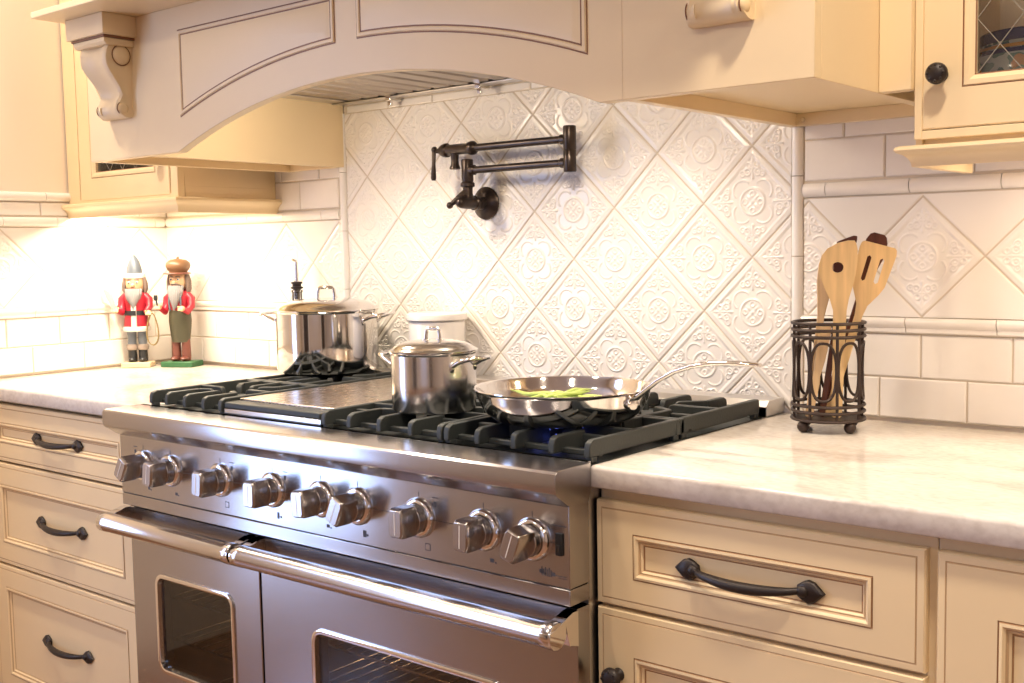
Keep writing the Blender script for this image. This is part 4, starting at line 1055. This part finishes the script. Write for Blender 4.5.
def beard(h, z, r, ln, col):
    m = MB(); n = 9
    for i in range(n):
        u = (i / (n - 1) - .5) * 2; w = r * .78
        x = u * w; y0 = -math.sqrt(max(0, r * r * .95 - x * x)) - .001
        l = ln * (1 - .35 * abs(u)) * random.uniform(.9, 1.05)
        m.tube([(x, y0, z), (x * .95, y0 - .007, z - l * .35), (x * .75, y0 - .008, z - l * .7), (x * .45, y0 - .006, z - l)], [.0048, .0058, .0046, .0012], 8)
    m.build('beard', col, h, world=False, smooth=60)
def hair(h, z, r, col, ln):
    m = MB()
    for i in range(15):
        a = math.radians(-10 + 200 * i / 14); x, y = math.cos(a), math.sin(a); rr = r * 1.03
        m.tube([(x * rr, y * rr, z + r * .7), (x * rr * 1.12, y * rr * 1.12, z), (x * rr * 1.15, y * rr * 1.12, z - ln * .6), (x * rr * 1.05, y * rr * 1.02, z - ln)], [.004, .006, .0058, .002], 8)
    m.build('hair', col, h, world=False, smooth=60)
def legs(t, mats, z0, z1, sx, r, cuff=None, bootmat=None, zb=.055):
    for s_ in (-1, 1):
        l = MB().lathe([(0, z0), (r * .95, z0), (r, z0 + .02), (r * 1.08, z1 - .01), (r * .9, z1), (0, z1)], (s_ * sx, 0, 0), 'z', 18).build('leg', mats, t, world=False)
        MB().lathe([(0, .0155), (r * 1.02, .0155), (r * 1.06, .022), (r * .98, zb - .004), (r * 1.05, zb), (0, zb + .001)], (s_ * sx, 0, 0), 'z', 18).sphere((s_ * sx, -r * .55, .022), r * .95, 12, (.95, 1.3, .68)).build('boot', bootmat, l, world=False)
        if cuff: MB().lathe([(r * .8, zb - .002), (r * 1.3, zb + .002), (r * 1.42, zb + .009), (r * 1.3, zb + .016), (r * .8, zb + .019)], (s_ * sx, 0, 0), 'z', 18).build('fur_cuff', cuff, l, world=False)
n1 = thing('nutcracker', 'nutcracker figure in red fur-trimmed coat and grey cone hat, holding a rope', 'figurine', (-.843, -.153, DZ + .0005), math.radians(44))
MB().box(-.042, -.034, 0, .042, .034, .0145).build('base', 'n_pine', n1, world=False, bevel=.002)
legs(n1, 'n_grey', .05, .125, .0155, .0125, 'n_brownfur', 'n_blk', .050)
coat = MB().lathe([(0, .112), (.036, .112), (.0365, .125), (.033, .150), (.030, .165), (.031, .185), (.034, .205), (.030, .218), (.014, .224), (0, .225)], (0, 0, 0), 'z', 28, sy=.86).build('coat', 'n_red', n1, world=False)
MB().lathe([(.030, .106), (.039, .106), (.041, .113), (.039, .120), (.030, .121)], (0, 0, 0), 'z', 28, sy=.88).build('hem_fur', 'n_fur', coat, world=False)
MB().prism([(-.0085, .118), (.0085, .118), (.0065, .215), (-.0065, .215)], 'y', -.0345, -.025).build('front_fur', 'n_fur', coat, world=False, bevel=.003)
MB().lathe([(.030, .154), (.0330, .154), (.0325, .167), (.030, .167)], (0, 0, 0), 'z', 28, sy=.90).box(-.007, -.037, .1535, .007, -.028, .1675).build('belt', 'n_blk', coat, world=False)
h = face(n1, .246, .0265); beard(h, .230, .0265, .062, 'n_beard'); hair(h, .246, .0265, 'n_hair', .030)
hat = MB().lathe([(0, .272), (.0225, .272), (.0215, .288), (.016, .310), (.007, .326), (0, .331)], (0, 0, 0), 'z', 24).build('hat', 'n_slate', n1, world=False)
MB().lathe([(.018, .262), (.0285, .262), (.031, .268), (.0285, .276), (.018, .277)], (0, 0, 0), 'z', 24).build('hat_fur', 'n_fur', hat, world=False)
MB().sphere((0, 0, .334), .0065, 12).build('pompom', 'n_fur', hat, world=False)
arm(n1, -1, (-.048, -.036, .170), 'n_red'); arm(n1, 1, (.044, -.030, .160), 'n_red')
MB().prism([(-.052, .165), (-.044, .165), (-.060, .225), (-.083, .240), (-.074, .212)], 'y', -.046, -.034).build('scroll_map', 'n_pine', n1, world=False, bevel=.002)
m = MB()
for k in range(3):
    pts = [(.054 + .016 * math.cos(t) * (1 - .35 * math.sin(t)), -.034 - k * .003, .112 + .047 * math.sin(t) + k * .001) for t in np.linspace(0, 2 * PI, 28, endpoint=False)]
    m.tube(pts, .0016, 6, True)
m.build('rope', 'n_gold', n1, world=False)
n2 = thing('nutcracker', 'nutcracker figure in brown cap, red shirt and olive trousers on a green base', 'figurine', (-.732, -.078, DZ + .0005), math.radians(27))
MB().box(-.050, -.036, 0, .050, .036, .016).build('base', 'n_green', n2, world=False, bevel=.002)
for s_ in (-1, 1):
    l = MB().lathe([(0, .017), (.0125, .017), (.0135, .03), (.0125, .085), (0, .085)], (s_ * .0155, 0, 0), 'z', 18).build('leg', 'n_boot', n2, world=False)
    MB().sphere((s_ * .0155, -.011, .0235), .0125, 12, (.95, 1.4, .55)).build('boot', 'n_boot', l, world=False)
tr = MB().lathe([(0, .072), (.0265, .072), (.031, .10), (.0345, .135), (.033, .160), (.030, .170), (0, .170)], (0, 0, 0), 'z', 28, sy=.8).build('trousers', 'n_olive', n2, world=False)
sh = MB().lathe([(0, .166), (.0295, .166), (.0305, .185), (.034, .208), (.030, .221), (.014, .228), (0, .229)], (0, 0, 0), 'z', 28, sy=.84).build('shirt', 'n_red', n2, world=False)
m = MB()
for s_ in (-1, 1): m.tube([(s_ * .017, -.0265, .166), (s_ * .019, -.0285, .19), (s_ * .018, -.0265, .212), (s_ * .016, -.014, .226), (s_ * .016, .004, .226)], .0028, 8)
m.build('suspenders', 'n_slate', sh, world=False)
h = face(n2, .253, .0265); beard(h, .238, .0265, .075, 'n_beard'); hair(h, .252, .0265, 'n_hair', .040)
MB().tube([(-.018, -.020, .240), (-.008, -.0285, .244), (0, -.030, .245), (.008, -.0285, .244), (.018, -.020, .240)], [.001, .003, .0025, .003, .001], 8).build('moustache', 'n_hair', h, world=False)
hat = MB().lathe([(0, .272), (.026, .272), (.0265, .280), (.032, .286), (.036, .296), (.034, .306), (.024, .314), (.006, .3175), (0, .318)], (0, 0, 0), 'z', 28).sphere((0, 0, .3195), .0045, 10).build('cap', 'n_tan', n2, world=False)
MB().lathe([(0, .2725), (.0385, .2725), (.040, .2745), (.0385, .2765), (0, .277)], (0, -.008, 0), 'z', 28, sy=1.05).build('brim', 'n_boot', hat, world=False)
arm(n2, -1, (-.040, -.048, .178), 'n_red'); arm(n2, 1, (.030, -.042, .172), 'n_red')
MB().tube([(-.041, -.054, .180), (-.042, -.060, .200)], .0024, 8).lathe([(0, .198), (.0052, .198), (.006, .208), (.0048, .213), (0, .213)], (-.042, -.061, 0), 'z', 12).build('pipe', 'n_blk', n2, world=False)

# ------------------------------------------------------------------ lights
def area(name, loc, rot, size, power, col, sy=None, spread=None):
    l = bpy.data.lights.new(name, 'AREA'); l.energy = power; l.color = col; l.size = size
    if sy: l.shape = 'RECTANGLE'; l.size_y = sy
    if spread: l.spread = spread
    o = bpy.data.objects.new(name, l); COL.objects.link(o); o.location = loc; o.rotation_euler = rot
    return o
WARM = (1.0, .80, .58); CAN = (1.0, .86, .70); DAY = (.40, .57, 1.0)
area('under_cabinet_light_left', (-.64, -.265, 1.372), (0, 0, 0), .42, 5.5, (1, .87, .66), .05)
area('under_cabinet_light_right', (1.82, -.20, 1.371), (0, 0, 0), .42, 1.8, WARM, .07)
for x, p in ((.235, 2.4), (.90, 2.4)):
    l = bpy.data.lights.new('hood_light', 'POINT'); l.energy = p; l.color = (1, .86, .69); l.shadow_soft_size = .035
    o = bpy.data.objects.new('hood_light', l); COL.objects.link(o); o.location = (x - .0115, -.46, LZ - .055)
    l = bpy.data.lights.new('hood_downlight', 'SPOT'); l.energy = 13; l.color = (1, .86, .69); l.spot_size = math.radians(130); l.spot_blend = .9; l.shadow_soft_size = .045
    o = bpy.data.objects.new('hood_downlight', l); COL.objects.link(o); o.location = (x - .0115, -.44, LZ - .055); o.rotation_euler = (math.radians(14), 0, 0)
for x, y, p in ((-.62, -1.1, 16), (.62, -1.1, 9), (1.9, -1.1, 20), (3.2, -1.4, 11), (.4, -2.6, 11), (2.0, -2.9, 10.5), (3.5, -2.9, 10)):
    area('ceiling_can', (x, y, 2.59), (0, 0, 0), .16, p, CAN).data.shape = 'DISK'
area('window_daylight', (WX0 - .03, -1.98, 1.2), (0, math.radians(-90), 0), 1.8, 24, DAY, .62)
area('window_daylight', (1.98, -4.55, 1.55), (math.radians(90), 0, 0), 1.2, 7, DAY, 1.15)  # daylight of the added front-wall window, out of view
w = bpy.data.worlds.new('room_ambient'); SC.world = w; w.use_nodes = True
bg = w.node_tree.nodes['Background']; bg.inputs['Color'].default_value = (1.0, .84, .68, 1); bg.inputs['Strength'].default_value = .30

# ------------------------------------------------------------------ camera
cd = bpy.data.cameras.new('camera'); cd.sensor_width = 36; cd.lens = 1124.573 / 1024 * 36; cd.clip_start = .05
co = bpy.data.objects.new('camera', cd); COL.objects.link(co)
right = Vector((.77369969, .63328007, -.01857798)); fwd = Vector((-.63243782, .77026757, -.0819163)); up = Vector((-.03756594, .07512803, .99646604))
co.matrix_world = Matrix(((right.x, up.x, -fwd.x, 2.12814), (right.y, up.y, -fwd.y, -2.02038), (right.z, up.z, -fwd.z, 1.23686), (0, 0, 0, 1)))
SC.camera = co
vs = SC.view_settings; vs.view_transform = 'Standard'; vs.look = 'None'; vs.gamma = 1; vs.use_curve_mapping = False; vs.exposure = 0.37
SC.cycles.max_bounces = 10; SC.cycles.caustics_reflective = False; SC.cycles.caustics_refractive = False
